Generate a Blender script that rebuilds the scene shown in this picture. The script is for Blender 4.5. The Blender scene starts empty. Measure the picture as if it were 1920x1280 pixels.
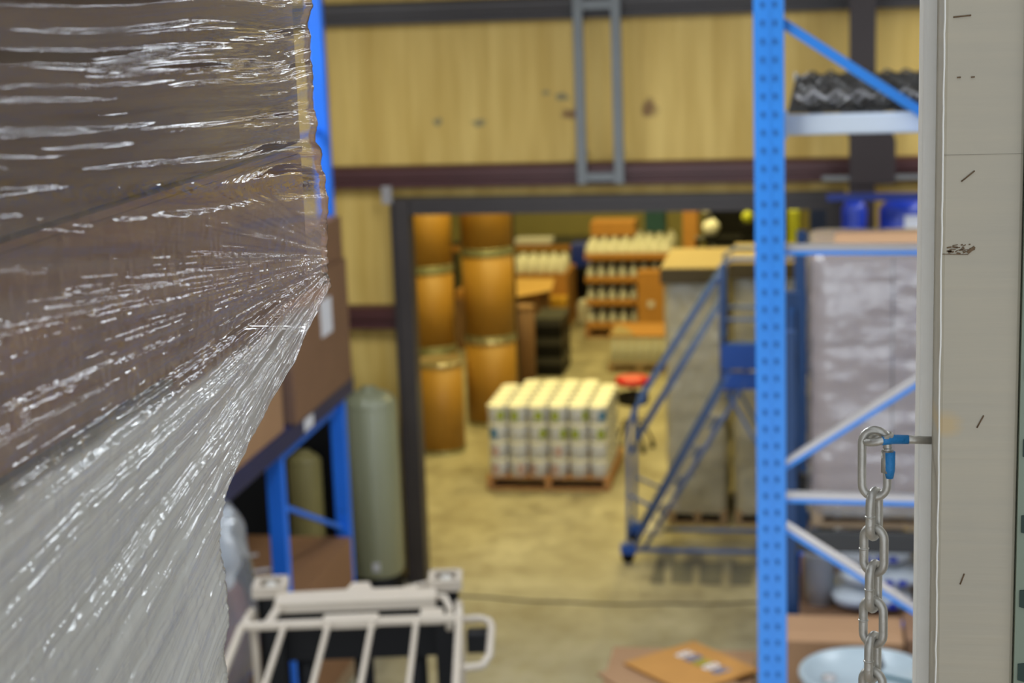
import bpy, bmesh, math, random
import numpy as np
from mathutils import Vector, Matrix
random.seed(7)
PI = math.pi
D2R = math.radians
scene = bpy.context.scene
COL = scene.collection

# ------------------------------------------------------------------ camera
psi, pit, rol = D2R(10.3), D2R(11.5), D2R(2.1)
fw = Vector((-math.sin(psi) * math.cos(pit), math.cos(psi) * math.cos(pit), -math.sin(pit)))
r0 = Vector((math.cos(psi), math.sin(psi), 0))
u0 = r0.cross(fw)
rt = r0 * math.cos(rol) - u0 * math.sin(rol)
up = r0 * math.sin(rol) + u0 * math.cos(rol)
cam_d = bpy.data.cameras.new('camera')
cam = bpy.data.objects.new('camera', cam_d)
COL.objects.link(cam)
M = Matrix.Identity(4)
for i in range(3):
    M[i][0], M[i][1], M[i][2] = rt[i], up[i], -fw[i]
M.translation = Vector((0, 0, 4.8))
cam.matrix_world = M
cam_d.sensor_width = 36
cam_d.lens = 60.75
cam_d.clip_start = .02
cam_d.clip_end = 200
cam_d.dof.use_dof = True
cam_d.dof.focus_distance = 1.19
cam_d.dof.aperture_fstop = 9.2
cam_d.dof.aperture_blades = 9
scene.camera = cam

# ------------------------------------------------------------------ world, exposure
w = bpy.data.worlds.new('world')
scene.world = w
w.use_nodes = True
w.node_tree.nodes['Background'].inputs[0].default_value = (.86, .93, 1, 1)
w.node_tree.nodes['Background'].inputs[1].default_value = 1.0
scene.view_settings.view_transform = 'Standard'
scene.view_settings.look = 'None'
scene.view_settings.exposure = 0
scene.view_settings.gamma = 1
scene.view_settings.use_curve_mapping = False
scene.cycles.transparent_max_bounces = 24
scene.cycles.max_bounces = 8

def area(name, loc, sx, sy, power, col, rot=(0, 0, 0)):
    l = bpy.data.lights.new(name, 'AREA')
    l.shape = 'RECTANGLE'; l.size = sx; l.size_y = sy
    l.energy = power; l.color = col
    o = bpy.data.objects.new(name, l)
    o.location = loc; o.rotation_euler = rot
    COL.objects.link(o)
    return o

COOL = (.86, .93, 1.0)
WARM = (1.0, .82, .30)
# ceiling fluorescent fixtures of the front hall and of the room beyond the doorway
HALL_LAMPS = [(-4.2, 4.6), (-4.2, 9.6), (-1.3, 3.8), (-.9, 9.0), (2.5, 5.2), (2.6, 7.6), (2.75, 9.8), (2.9, 12.2)]
ROOM_LAMPS = [(-2.9, 14.4), (-.8, 14.15), (-3.4, 17.2), (-1.2, 17.4), (-4.6, 21.0), (-1.4, 21.5), (-3.0, 25.4)]
for x, y in HALL_LAMPS:
    area('ceiling_lamp_light', (x, y, 5.58), .78, 2.0, 92, COOL)
for x, y in ROOM_LAMPS:
    area('ceiling_lamp_light', (x, y, 5.10), .40, 1.3, 68 if y < 15 else 100, WARM)

# added fill light behind the camera, under the mezzanine, for front-facing surfaces
area('added_front_fill', (0, -3.6, 1.6), 6.0, 2.6, 200, (.84, .91, 1.0), (PI / 2, 0, 0))

# ------------------------------------------------------------------ materials
def nodes(name):
    m = bpy.data.materials.new(name)
    m.use_nodes = True
    nt = m.node_tree
    return m, nt, nt.nodes['Principled BSDF']

def mat(name, col, rough=.5, metal=0, var=.12, scale=6, bump=0, bscale=40, spec=.5, stretch=(1, 1, 1)):
    """plain surface with a little procedural variation of its own colour"""
    m, nt, b = nodes(name)
    N, L = nt.nodes, nt.links
    b.inputs['Roughness'].default_value = rough
    b.inputs['Metallic'].default_value = metal
    b.inputs['Specular IOR Level'].default_value = spec
    tc = N.new('ShaderNodeTexCoord'); mp = N.new('ShaderNodeMapping')
    mp.inputs['Scale'].default_value = stretch
    L.new(tc.outputs['Object'], mp.inputs[0])
    nz = N.new('ShaderNodeTexNoise'); nz.inputs['Scale'].default_value = scale; nz.inputs['Detail'].default_value = 4
    L.new(mp.outputs[0], nz.inputs['Vector'])
    mx = N.new('ShaderNodeMix'); mx.data_type = 'RGBA'
    a = [c * (1 - var) for c in col]; z = [min(1, c * (1 + var)) for c in col]
    mx.inputs[6].default_value = (*a, 1); mx.inputs[7].default_value = (*z, 1)
    L.new(nz.outputs['Fac'], mx.inputs[0]); L.new(mx.outputs[2], b.inputs['Base Color'])
    if bump:
        n2 = N.new('ShaderNodeTexNoise'); n2.inputs['Scale'].default_value = bscale; n2.inputs['Detail'].default_value = 5
        L.new(mp.outputs[0], n2.inputs['Vector'])
        bp = N.new('ShaderNodeBump'); bp.inputs['Strength'].default_value = bump; bp.inputs['Distance'].default_value = .01
        L.new(n2.outputs['Fac'], bp.inputs['Height']); L.new(bp.outputs[0], b.inputs['Normal'])
    return m

def film_mat(name, milk=.08, tint=(.9, .9, .9), gloss=.9, rough=.07, bump=.4, bscale=(3, 3, 30), attr=False):
    m = bpy.data.materials.new(name); m.use_nodes = True
    nt = m.node_tree; N, L = nt.nodes, nt.links
    N.clear()
    out = N.new('ShaderNodeOutputMaterial')
    tr = N.new('ShaderNodeBsdfTransparent'); tr.inputs[0].default_value = (.97, .97, .97, 1)
    di = N.new('ShaderNodeBsdfDiffuse'); di.inputs[0].default_value = (*tint, 1)
    tl = N.new('ShaderNodeBsdfTranslucent'); tl.inputs[0].default_value = (*tint, 1)
    md = N.new('ShaderNodeMixShader'); md.inputs[0].default_value = .35
    L.new(di.outputs[0], md.inputs[1]); L.new(tl.outputs[0], md.inputs[2])
    m1 = N.new('ShaderNodeMixShader'); m1.inputs[0].default_value = milk
    L.new(tr.outputs[0], m1.inputs[1]); L.new(md.outputs[0], m1.inputs[2])
    gl = N.new('ShaderNodeBsdfGlossy'); gl.inputs['Roughness'].default_value = rough
    gl.inputs[0].default_value = (gloss, gloss, gloss, 1)
    fr = N.new('ShaderNodeFresnel'); fr.inputs[0].default_value = 1.6
    m2 = N.new('ShaderNodeMixShader')
    L.new(fr.outputs[0], m2.inputs[0]); L.new(m1.outputs[0], m2.inputs[1]); L.new(gl.outputs[0], m2.inputs[2])
    L.new(m2.outputs[0], out.inputs[0])
    tc = N.new('ShaderNodeTexCoord'); mp = N.new('ShaderNodeMapping'); mp.inputs['Scale'].default_value = bscale
    nz = N.new('ShaderNodeTexNoise'); nz.inputs['Scale'].default_value = 1.0; nz.inputs['Detail'].default_value = 3
    L.new(tc.outputs['UV' if attr else 'Object'], mp.inputs[0]); L.new(mp.outputs[0], nz.inputs['Vector'])
    bp = N.new('ShaderNodeBump'); bp.inputs['Strength'].default_value = bump; bp.inputs['Distance'].default_value = .01
    L.new(nz.outputs['Fac'], bp.inputs['Height'])
    L.new(bp.outputs[0], gl.inputs['Normal']); L.new(bp.outputs[0], fr.inputs['Normal'])
    if attr:
        at = N.new('ShaderNodeAttribute'); at.attribute_name = 'milk'
        L.new(at.outputs['Fac'], m1.inputs[0])
    return m

K = {}
K['blue'] = mat('blue_rack_paint', (.020, .22, .70), .42, var=.10, scale=3)
K['blue_dark'] = mat('deep_blue_rack_paint', (.010, .18, .85), .5, var=.15, scale=3)
K['navy'] = mat('navy_beam_paint', (.012, .018, .075), .45, var=.2)
K['hole'] = mat('punched_hole', (.010, .10, .34), .8)
K['pale_and_lit_steel'] = mat('galvanised_and_lit_steel', (.42, .39, .38), .38, .35, var=.12, scale=5)
K['galv'] = mat('zinc_plated_steel', (.52, .50, .455), .40, .65, var=.28, scale=60, bump=.10, bscale=220)
K['white_beam'] = mat('pale_beam_paint', (.62, .68, .76), .4, var=.06)
K['wire'] = mat('galvanised_wire', (.40, .39, .40), .35, .7)
K['colm'] = mat('dark_maroon_column_paint', (.030, .018, .016), .5)
K['jamb'] = mat('dark_brown_steel', (.050, .040, .037), .45, var=.15)
K['girt'] = mat('maroon_girt_paint', (.085, .028, .026), .38, var=.2, scale=3)
K['grey_strut'] = mat('grey_strut', (.20, .21, .21), .45, .3)
K['wiredark'] = mat('dark_galvanised_wire', (.10, .095, .09), .3, .85, var=.4, scale=20)
K['kraft'] = mat('kraft_board', (.34, .19, .095), .75, var=.10, scale=4)
K['kraft_bright'] = mat('bright_orange_board', (.66, .40, .13), .7, var=.06)
K['kraft_mid'] = mat('reddish_kraft_board', (.27, .135, .065), .7, var=.12)
K['kraft_dark'] = mat('brown_kraft_board', (.20, .105, .055), .72, var=.14, scale=4)
K['kraft_orange'] = mat('orange_kraft_board', (.47, .22, .05), .75, var=.12)
K['kraft_pale'] = mat('pale_kraft_board', (.34, .26, .14), .75, var=.08)
K['fibre'] = mat('fibre_drum_board', (.36, .19, .030), .5, var=.10, scale=5, stretch=(1, 1, .2))
K['ring'] = mat('galvanised_ring', (.26, .27, .17), .4, .4)
K['lid_gold'] = mat('drum_lid_steel', (.55, .50, .36), .28, .75)
K['pail'] = mat('white_pail_plastic', (.74, .79, .93), .4, var=.05)
K['lidcream'] = mat('cream_lid_plastic', (.84, .84, .80), .4, var=.04)
K['green_label'] = mat('green_paper', (.30, .38, .03), .6)
K['blue_label'] = mat('blue_paper', (.05, .19, .40), .6)
K['pink_label'] = mat('pink_print', (.50, .35, .36), .6)
K['wood'] = mat('pallet_wood', (.36, .25, .15), .8, var=.25, scale=8)
K['wood_orange'] = mat('reddish_pallet_wood', (.42, .22, .10), .8, var=.2)
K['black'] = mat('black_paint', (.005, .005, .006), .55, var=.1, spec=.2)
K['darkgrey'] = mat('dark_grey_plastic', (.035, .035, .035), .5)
K['sage'] = mat('sage_fibreglass', (.30, .31, .195), .34, var=.06, scale=4, spec=1.0)
K['sage_yellow'] = mat('yellowed_fibreglass', (.26, .22, .08), .45)
K['cream'] = mat('cream_truck_paint', (.50, .43, .35), .4, var=.05)
K['red'] = mat('red_vinyl', (.60, .02, .02), .35, var=.05)
K['ladder'] = mat('ladder_blue_paint', (.09, .16, .38), .4, var=.1)
K['ladder_plate'] = mat('ladder_plate_blue', (.012, .085, .42), .4)
K['white'] = mat('white_plastic', (.56, .60, .64), .3, var=.03)
K['bottle'] = mat('milky_bottle_plastic', (.86, .86, .80), .35, var=.04)
K['bottle_grey'] = mat('translucent_grey_bottle', (.62, .64, .62), .3, var=.1)
K['royal'] = mat('royal_blue_plastic', (.012, .04, .38), .35)
K['navyplastic'] = mat('navy_plastic', (.01, .025, .16), .4)
K['shade_blue'] = mat('shaded_blue_rack_paint', (.010, .045, .14), .5)  # rack blue darkened, shade painted into the deeper frames
K['lidwhite'] = mat('wet_white_lid', (.34, .40, .43), .28, spec=.35)
K['crinkle'] = film_mat('crinkled_stretch_film', .60, (.98, .93, .76), .98, .08, 1.0, (16, 16, 26))
K['teal'] = mat('dark_teal_plastic', (.012, .07, .09), .45)
K['yellow'] = mat('yellow_board', (.60, .33, .03), .6)
K['yelgreen'] = mat('yellow_green_plastic', (.45, .50, .03), .5)
K['paper'] = mat('white_paper', (.70, .70, .74), .7, var=.03)
K['pinkwrap'] = mat('wrapped_carton_board', (.50, .39, .35), .6, var=.08, scale=5)
K['greywrap'] = mat('grey_brown_carton', (.62, .56, .42), .55, var=.2, scale=9)
K['darkband'] = mat('dark_slip_sheet', (.075, .060, .040), .7)
K['sagegreen'] = mat('sage_green_rack_paint', (.22, .27, .20), .45, var=.06)
K['slot'] = mat('dark_green_slot', (.03, .055, .045), .8)
K['seam'] = mat('paint_seam', (.30, .27, .21), .6)
K['rust'] = mat('rusted_staple_wire', (.17, .11, .06), .7, .4, var=.4, scale=300)
K['bluepaint'] = mat('bright_blue_marking_paint', (.018, .22, .55), .5, var=.08, scale=90, bump=.2, bscale=400)
K['olive'] = mat('olive_block_wall', (.26, .235, .10), .8, var=.10)
K['rag_red'] = mat('red_brown_rags', (.30, .11, .09), .8, var=.5, scale=14)
K['rag_white'] = mat('pale_blue_rags', (.82, .88, .95), .7, var=.25, scale=10)
K['glassy'] = film_mat('clear_stretch_film', .10, (.75, .75, .80), .95, .10, .5, (1.2, 1.2, 22))
K['glassy_heavy'] = film_mat('heavy_stretch_film', .22, (.90, .88, .92), .95, .10, .6, (6, 6, 9))
K['bagfilm'] = film_mat('clear_poly_bag', .22, (.75, .82, .92), .95, .12, .8, (7, 7, 7))
K['strip_grey'] = mat('grey_floor_strip', (.155, .15, .125), .5)
K['lampbody'] = mat('white_lamp_housing', (.8, .8, .8), .4)

def concrete():
    m, nt, b = nodes('worn_concrete')
    N, L = nt.nodes, nt.links
    b.inputs['Roughness'].default_value = .52
    tc = N.new('ShaderNodeTexCoord')
    def noise(s, d=5):
        n = N.new('ShaderNodeTexNoise'); n.inputs['Scale'].default_value = s; n.inputs['Detail'].default_value = d
        L.new(tc.outputs['Object'], n.inputs['Vector']); return n.outputs['Fac']
    r = N.new('ShaderNodeValToRGB'); r.color_ramp.elements[0].position = .34; r.color_ramp.elements[1].position = .66
    r.color_ramp.elements[0].color = (.30, .265, .185, 1); r.color_ramp.elements[1].color = (.44, .405, .30, 1)
    L.new(noise(1.7), r.inputs[0])
    r2 = N.new('ShaderNodeValToRGB'); r2.color_ramp.elements[0].position = .30; r2.color_ramp.elements[1].position = .55
    r2.color_ramp.elements[0].color = (.74, .72, .68, 1); r2.color_ramp.elements[1].color = (1, 1, 1, 1)
    L.new(noise(5.5), r2.inputs[0])
    mx = N.new('ShaderNodeMix'); mx.data_type = 'RGBA'; mx.blend_type = 'MULTIPLY'; mx.inputs[0].default_value = 1
    L.new(r.outputs[0], mx.inputs[6]); L.new(r2.outputs[0], mx.inputs[7])
    L.new(mx.outputs[2], b.inputs['Base Color'])
    L.new(r2.outputs[0], b.inputs['Roughness'])
    mm = N.new('ShaderNodeMath'); mm.operation = 'MULTIPLY'; mm.inputs[1].default_value = .55
    L.new(r2.outputs[0], mm.inputs[0]); L.new(mm.outputs[0], b.inputs['Roughness'])
    return m
K['concrete'] = concrete()

def wall_mat():
    """tan faced insulation: vertical streaks, seams and a few rusty / grey marks with places of their own"""
    m, nt, b = nodes('tan_wall_insulation')
    N, L = nt.nodes, nt.links
    b.inputs['Roughness'].default_value = .55
    tc = N.new('ShaderNodeTexCoord'); mp = N.new('ShaderNodeMapping'); mp.inputs['Scale'].default_value = (5, 1, .45)
    L.new(tc.outputs['Object'], mp.inputs[0])
    n = N.new('ShaderNodeTexNoise'); n.inputs['Scale'].default_value = 1.6; n.inputs['Detail'].default_value = 5
    L.new(mp.outputs[0], n.inputs['Vector'])
    r = N.new('ShaderNodeValToRGB'); r.color_ramp.elements[0].position = .3; r.color_ramp.elements[1].position = .7
    r.color_ramp.elements[0].color = (.63, .40, .078, 1); r.color_ramp.elements[1].color = (.86, .60, .17, 1)
    L.new(n.outputs['Fac'], r.inputs[0])
    cur = r.outputs[0]
    nd = N.new('ShaderNodeTexNoise'); nd.inputs['Scale'].default_value = 14
    L.new(tc.outputs['Object'], nd.inputs['Vector'])
    sc = N.new('ShaderNodeVectorMath'); sc.operation = 'SCALE'; sc.inputs['Scale'].default_value = .09
    L.new(nd.outputs['Color'], sc.inputs[0])
    ad = N.new('ShaderNodeVectorMath'); ad.operation = 'ADD'
    L.new(tc.outputs['Object'], ad.inputs[0]); L.new(sc.outputs[0], ad.inputs[1])
    for (x, z, rx, rz, c) in MARKS:
        s = N.new('ShaderNodeVectorMath'); s.operation = 'SUBTRACT'; s.inputs[1].default_value = (x + .045, 13.5, z + .045)
        L.new(ad.outputs[0], s.inputs[0])
        q = N.new('ShaderNodeVectorMath'); q.operation = 'MULTIPLY'; q.inputs[1].default_value = (1 / rx, 0, 1 / rz)
        L.new(s.outputs[0], q.inputs[0])
        ln = N.new('ShaderNodeVectorMath'); ln.operation = 'LENGTH'; L.new(q.outputs[0], ln.inputs[0])
        mr = N.new('ShaderNodeMapRange'); mr.inputs[1].default_value = .6; mr.inputs[2].default_value = 1.2
        mr.inputs[3].default_value = .8; mr.inputs[4].default_value = 0
        L.new(ln.outputs['Value'], mr.inputs[0])
        mx = N.new('ShaderNodeMix'); mx.data_type = 'RGBA'; mx.inputs[7].default_value = (*c, 1)
        L.new(mr.outputs[0], mx.inputs[0]); L.new(cur, mx.inputs[6]); cur = mx.outputs[2]
    L.new(cur, b.inputs['Base Color'])
    n3 = N.new('ShaderNodeTexNoise'); n3.inputs['Scale'].default_value = 2.2; n3.inputs['Detail'].default_value = 3
    L.new(mp.outputs[0], n3.inputs['Vector'])
    bp = N.new('ShaderNodeBump'); bp.inputs['Strength'].default_value = .5; bp.inputs['Distance'].default_value = .03
    L.new(n3.outputs['Fac'], bp.inputs['Height']); L.new(bp.outputs[0], b.inputs['Normal'])
    return m
GY = (.20, .18, .10); RU = (.16, .055, .02)
MARKS = [(-2.99, 3.79, .035, .028, GY), (-2.66, 3.78, .06, .035, GY), (-2.11, 4.00, .035, .03, GY), (-1.98, 3.97, .05, .025, GY),
         (-1.90, 3.83, .09, .04, RU), (-1.30, 3.86, .065, .07, RU)]
K['wall'] = wall_mat()
K['wall_inner'] = mat('room_wall_board', (.36, .32, .16), .8)
K['ceil'] = mat('ceiling_insulation', (.32, .30, .26), .8)
K['wallside'] = mat('dim_side_wall', (.30, .28, .24), .8)

# ------------------------------------------------------------------ geometry helpers
class MB:
    def __init__(s): s.bm = bmesh.new()
    def box(s, x0, x1, y0, y1, z0, z1, mi=0, m=None):
        vs = [s.bm.verts.new((x, y, z)) for z in (z0, z1) for x, y in ((x0, y0), (x1, y0), (x1, y1), (x0, y1))]
        if m is not None:
            for v in vs: v.co = m @ v.co
        for f in ((3, 2, 1, 0), (4, 5, 6, 7), (0, 1, 5, 4), (1, 2, 6, 5), (2, 3, 7, 6), (3, 0, 4, 7)):
            fc = s.bm.faces.new([vs[i] for i in f]); fc.material_index = mi
        return s
    def bar(s, a, b, wd, ht, upv=(0, 0, 1), mi=0):
        a, b = Vector(a), Vector(b); d = b - a; L = d.length; d.normalize()
        u = Vector(upv); sx = d.cross(u)
        if sx.length < 1e-4: sx = d.cross(Vector((1, 0, 0)))
        sx.normalize(); u = sx.cross(d)
        m = Matrix.Identity(4)
        for i in range(3): m[i][0], m[i][1], m[i][2] = sx[i], d[i], u[i]
        m.translation = a
        return s.box(-wd / 2, wd / 2, 0, L, -ht / 2, ht / 2, mi, m)
    def tube(s, pts, r, n=10, closed=False, cap=True, mi=0):
        pts = [Vector(p) for p in pts]; N = len(pts); rings = []
        rr = r if isinstance(r, (list, tuple)) else [r] * N
        prev = None
        for i, p in enumerate(pts):
            if closed: t = pts[(i + 1) % N] - pts[i - 1]
            else: t = pts[min(i + 1, N - 1)] - pts[max(i - 1, 0)]
            t.normalize()
            if prev is None:
                a = Vector((0, 0, 1)) if abs(t.z) < .9 else Vector((1, 0, 0))
                prev = t.cross(a).normalized()
            else:
                prev = (prev - t * prev.dot(t)).normalized()
            q = t.cross(prev)
            rings.append([s.bm.verts.new(p + (prev * math.cos(k * 2 * PI / n) + q * math.sin(k * 2 * PI / n)) * rr[i]) for k in range(n)])
        for i in range(N if closed else N - 1):
            A, B = rings[i], rings[(i + 1) % N]
            for k in range(n):
                f = s.bm.faces.new((A[k], A[(k + 1) % n], B[(k + 1) % n], B[k])); f.smooth = True; f.material_index = mi
        if cap and not closed:
            s.bm.faces.new(rings[0][::-1]).material_index = mi; s.bm.faces.new(rings[-1]).material_index = mi
        return s
    def lathe(s, prof, c=(0, 0), n=24, mi=0, smooth=True):
        rings = []
        for r, z in prof:
            rings.append([s.bm.verts.new((c[0] + r * math.cos(k * 2 * PI / n), c[1] + r * math.sin(k * 2 * PI / n), z)) for k in range(n)] if r > 1e-5 else [s.bm.verts.new((c[0], c[1], z))])
        for A, B in zip(rings, rings[1:]):
            for k in range(n):
                k2 = (k + 1) % n
                if len(A) == 1 and len(B) == 1: continue
                if len(A) == 1: f = s.bm.faces.new((A[0], B[k], B[k2])) if False else s.bm.faces.new((A[0], B[k2], B[k]))
                elif len(B) == 1: f = s.bm.faces.new((A[k], A[k2], B[0]))
                else: f = s.bm.faces.new((A[k], A[k2], B[k2], B[k]))
                f.smooth = smooth; f.material_index = mi
        return s
    def prism(s, pts, z0, z1, mi=0, m=None):
        a = [s.bm.verts.new((x, y, z0)) for x, y in pts]; b = [s.bm.verts.new((x, y, z1)) for x, y in pts]
        if m is not None:
            for v in a + b: v.co = m @ v.co
        n = len(pts)
        s.bm.faces.new(a[::-1]).material_index = mi; s.bm.faces.new(b).material_index = mi
        for i in range(n):
            s.bm.faces.new((a[i], a[(i + 1) % n], b[(i + 1) % n], b[i])).material_index = mi
        return s
    def build(s, name, ms, parent=None, bevel=0, label=None, kind=None):
        me = bpy.data.meshes.new(name)
        bmesh.ops.recalc_face_normals(s.bm, faces=s.bm.faces)
        s.bm.to_mesh(me); s.bm.free()
        for k in (ms if isinstance(ms, (list, tuple)) else [ms]): me.materials.append(K[k] if isinstance(k, str) else k)
        o = bpy.data.objects.new(name, me); COL.objects.link(o)
        if parent is not None: o.parent = parent
        if bevel:
            b = o.modifiers.new('bevel', 'BEVEL'); b.width = bevel; b.segments = 2; b.limit_method = 'ANGLE'
        if label: o['label'] = label
        if kind: o['kind'] = kind
        return o

def thing(name, label, cat, loc=(0, 0, 0), rz=0, group=None):
    o = bpy.data.objects.new(name, None); COL.objects.link(o)
    o.location = loc; o.rotation_euler = (0, 0, rz); o.empty_display_size = .1
    o['label'] = label; o['category'] = cat
    if group: o['group'] = group
    return o

def tag(o, label, cat, group=None, kind=None):
    o['label'] = label; o['category'] = cat
    if group: o['group'] = group
    if kind: o['kind'] = kind
    return o

def struct(name, mb, ms, bevel=0):
    o = mb.build(name, ms, bevel=bevel); o['kind'] = 'structure'; return o

def dup(root, loc, rz=0, label=None, group=None, skip=()):
    r = root.copy(); COL.objects.link(r); r.location = loc; r.rotation_euler = (0, 0, rz)
    if label: r['label'] = label
    if group: r['group'] = group
    for ch in list(root.children):
        if ch.name.split('.')[0] in skip: continue
        c = ch.copy(); COL.objects.link(c); c.parent = r
        for g in ch.children:
            d = g.copy(); COL.objects.link(d); d.parent = c
    return r

ORD = ['first', 'second', 'third', 'fourth', 'fifth', 'sixth', 'seventh', 'eighth', 'ninth', 'tenth']

# ------------------------------------------------------------------ the room shell
struct('floor', MB().box(-10, 8, -4, 29, -.12, 0), 'concrete')
struct('ceiling', MB().box(-10, 8, 1.6, 29, 6.75, 6.9), 'ceil')
struct('wall_left', MB().box(-8.2, -8.0, -2, 29, 0, 6.75), 'wallside')
struct('wall_right', MB().box(6.0, 6.2, -2, 29, 0, 6.75), 'wallside')
struct('wall_back', MB().box(-8, 6, 27.6, 27.8, 0, 6.75), 'olive')
DL, DR, DT = -3.22, .05, 3.07
wf = MB()
wf.box(-8, DL - .12, 13.50, 13.62, 0, 6.75).box(DR + .12, 6, 13.50, 13.62, 0, 6.75).box(DL - .12, DR + .12, 13.50, 13.62, DT + .1, 6.75)
struct('wall_front', wf, 'wall')
struct('wall_inner', MB().box(-8, DL - .12, 13.63, 13.70, 0, 6.7).box(DR + .12, 6, 13.63, 13.70, 0, 6.7).box(DL - .12, DR + .12, 13.63, 13.70, DT + .1, 6.7), 'wall_inner')
struct('ceiling_inner', MB().box(-8, 6, 13.7, 27.6, 5.3, 5.4), 'wall_inner')

def girt(x0, x1, z0, z1, y=13.36):
    """Z-shaped steel girt: a rounded upper bulge over a recessed lower lip"""
    mb = MB(); h = z1 - z0
    prof = [(13.5, z1), (y + .03, z1), (y, z1 - .02), (y, z1 - h * .55), (y + .03, z1 - h * .62), (y + .03, z0 + .03), (y, z0 + .02), (y, z0), (13.5, z0)]
    a = [mb.bm.verts.new((x0, p[0], p[1])) for p in prof]; b = [mb.bm.verts.new((x1, p[0], p[1])) for p in prof]
    n = len(prof)
    for i in range(n): mb.bm.faces.new((a[i], a[(i + 1) % n], b[(i + 1) % n], b[i]))
    mb.bm.faces.new(a); mb.bm.faces.new(b[::-1])
    return mb
struct('trim_1', girt(-8, 5.9, 3.285, 3.455), 'girt')
struct('trim_2', girt(-8, 5.9, 4.565, 4.74), 'jamb')
struct('trim_3', girt(-8, DL - .14, 2.14, 2.32), 'girt')
struct('trim_4', MB().box(DL - .14, DL, 13.32, 13.49, 0, DT + .13).box(DL - .14, DL - .125, 13.28, 13.32, 0, DT + .13), 'jamb')
struct('trim_5', MB().box(DL, DR + .14, 13.34, 13.49, DT, DT + .05).box(DL, DR + .14, 13.36, 13.49, DT + .05, DT + .13), 'jamb')
struct('trim_6', MB().box(DR, DR + .12, 13.34, 13.49, 0, DT), 'jamb')
struct('trim_7', MB().box(DL - .20, DL - .12, 13.27, 13.315, DT + .10, DT + .24), 'pale_and_lit_steel')
# building column with haunch on the right
c = MB().box(.30, .33, 13.03, 13.34, 0, 6.75).box(.215, .405, 13.0, 13.03, 0, 6.75)
m_ = Matrix(((1, 0, 0, 0), (0, 0, -1, 13.0), (0, 1, 0, 0), (0, 0, 0, 1)))
c.prism([(.10, 3.98), (.22, 3.62), (.22, 3.30), (.55, 3.30), (.55, 3.62), (.41, 3.98)], -.02, .03, m=m_)
struct('trim_8', c, 'colm')
struct('trim_9', MB().box(.02, 3.0, 12.99, 13.04, 3.33, 3.36), 'grey_strut')
# mezzanine deck the camera, the wrapped load and the painted post stand on
struct('floor_mezzanine', MB().box(-3.0, 3.0, -2.0, 1.38, 3.02, 3.2).box(-3.0, 3.0, 1.30, 1.42, 2.85, 3.2), 'wood')

# twin conduit strut on the wall over the door
st = thing('strut_frame', 'grey steel ladder strut of two uprights on the tan wall above the doorway', 'strut frame', (-1.67, 13.31, 3.30))
for x in (-.145, .145):
    MB().box(x - .036, x + .036, -.03, .03, 0, 1.52).build('upright', 'grey_strut', st)
MB().box(-.109, .109, -.02, .02, .02, .085).build('crosspiece', 'grey_strut', st)
MB().box(-.109, .109, -.02, .02, 1.33, 1.40).build('crosspiece', 'grey_strut', st)
for x in (-.145, .145):
    MB().box(x - .02, x + .02, .03, .20, .2, .25).box(x - .02, x + .02, .03, .20, 1.3, 1.35).build('bracket', 'grey_strut', st)

def lamp(x, y, z, L, top, nm, wd_=.5):
    t = thing('ceiling_lamp', nm, 'ceiling lamp', (x, y, z))
    MB().box(-wd_ / 2, wd_ / 2, -L / 2, L / 2, .01, .09).build('housing', 'lampbody', t)
    for s in (-1, 1):
        MB().box(-.006, .006, s * L * .4 - .006, s * L * .4 + .006, .09, top - z).build('hanger', 'pale_and_lit_steel', t)
for i, (x, y) in enumerate(HALL_LAMPS):
    lamp(x, y, 5.60, 2.4, 6.76, 'long white fluorescent ceiling fixture over the front hall, %s from the mezzanine' % ORD[i], 1.05)
for i, (x, y) in enumerate(ROOM_LAMPS):
    lamp(x, y, 5.12, 1.4, 5.31, 'warm fluorescent ceiling fixture in the room past the doorway, %s from the doorway' % ORD[i])

# ------------------------------------------------------------------ racking helpers
def teardrop_post(x0, x1, y0, y1, z0, z1, parent, mats=('blue', 'hole'), face='y', holes=(2.6, 5.0), rows=(.3, .7), step=.0508):
    p = MB().box(x0, x1, y0, y1, z0, z1)
    # rolled centre groove on the front face
    xm = (x0 + x1) / 2
    p.box(xm - .004, xm + .004, y0 - .0015, y0 + .001, z0, z1)
    z = holes[0]
    while z < holes[1]:
        for f in rows:
            cx = x0 + (x1 - x0) * f
            m = Matrix(((1, 0, 0, cx), (0, 0, 1, y0 - .001), (0, 1, 0, z), (0, 0, 0, 1)))
            p.prism([(-.003, -.009), (.003, -.009), (.0065, .005), (.003, .009), (-.003, .009), (-.0065, .005)], -.001, .002, 1, m)
        z += step
    return p.build('post', list(mats), parent)

def foot(parent, x, y, mat_='blue'):
    MB().box(x - .07, x + .07, y - .06, y + .06, 0, .008).build('foot_plate', mat_, parent)

# near right upright frame, end-on
uf = thing('rack_upright', 'bright blue perforated upright frame with cross braces painted lit on top beside the white post', 'rack frame', (0, 0, 0))
teardrop_post(-.182, -.098, 4.95, 5.02, .008, 6.0, uf)
teardrop_post(.290, .374, 4.95, 5.02, .008, 6.0, uf)
foot(uf, -.14, 4.985); foot(uf, .332, 4.985)
def brace(a, b, pale=True):
    mb = MB()
    mb.bar(a, b, .030, .017, (0, 0, 1))
    o = mb.build('brace', 'pale_and_lit_steel' if pale else 'blue', uf)  # pale bar over a blue lip paints in light from above
    a2 = Vector(a) + Vector((0, .0, -.0145)); b2 = Vector(b) + Vector((0, 0, -.0145))
    MB().bar(a2, b2, .036, .012, (0, 0, 1)).build('brace_lip', 'blue', o)
Yb = 4.985
brace((-.10, Yb, 4.686), (.29, Yb, 4.423), False)
brace((-.10, Yb, 4.046), (.29, Yb, 4.043))
brace((-.10, Yb, 3.405), (.29, Yb, 3.668))
brace((-.10, Yb, 3.306), (.29, Yb, 3.302))
brace((-.10, Yb, 3.214), (.29, Yb, 2.958))
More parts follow.
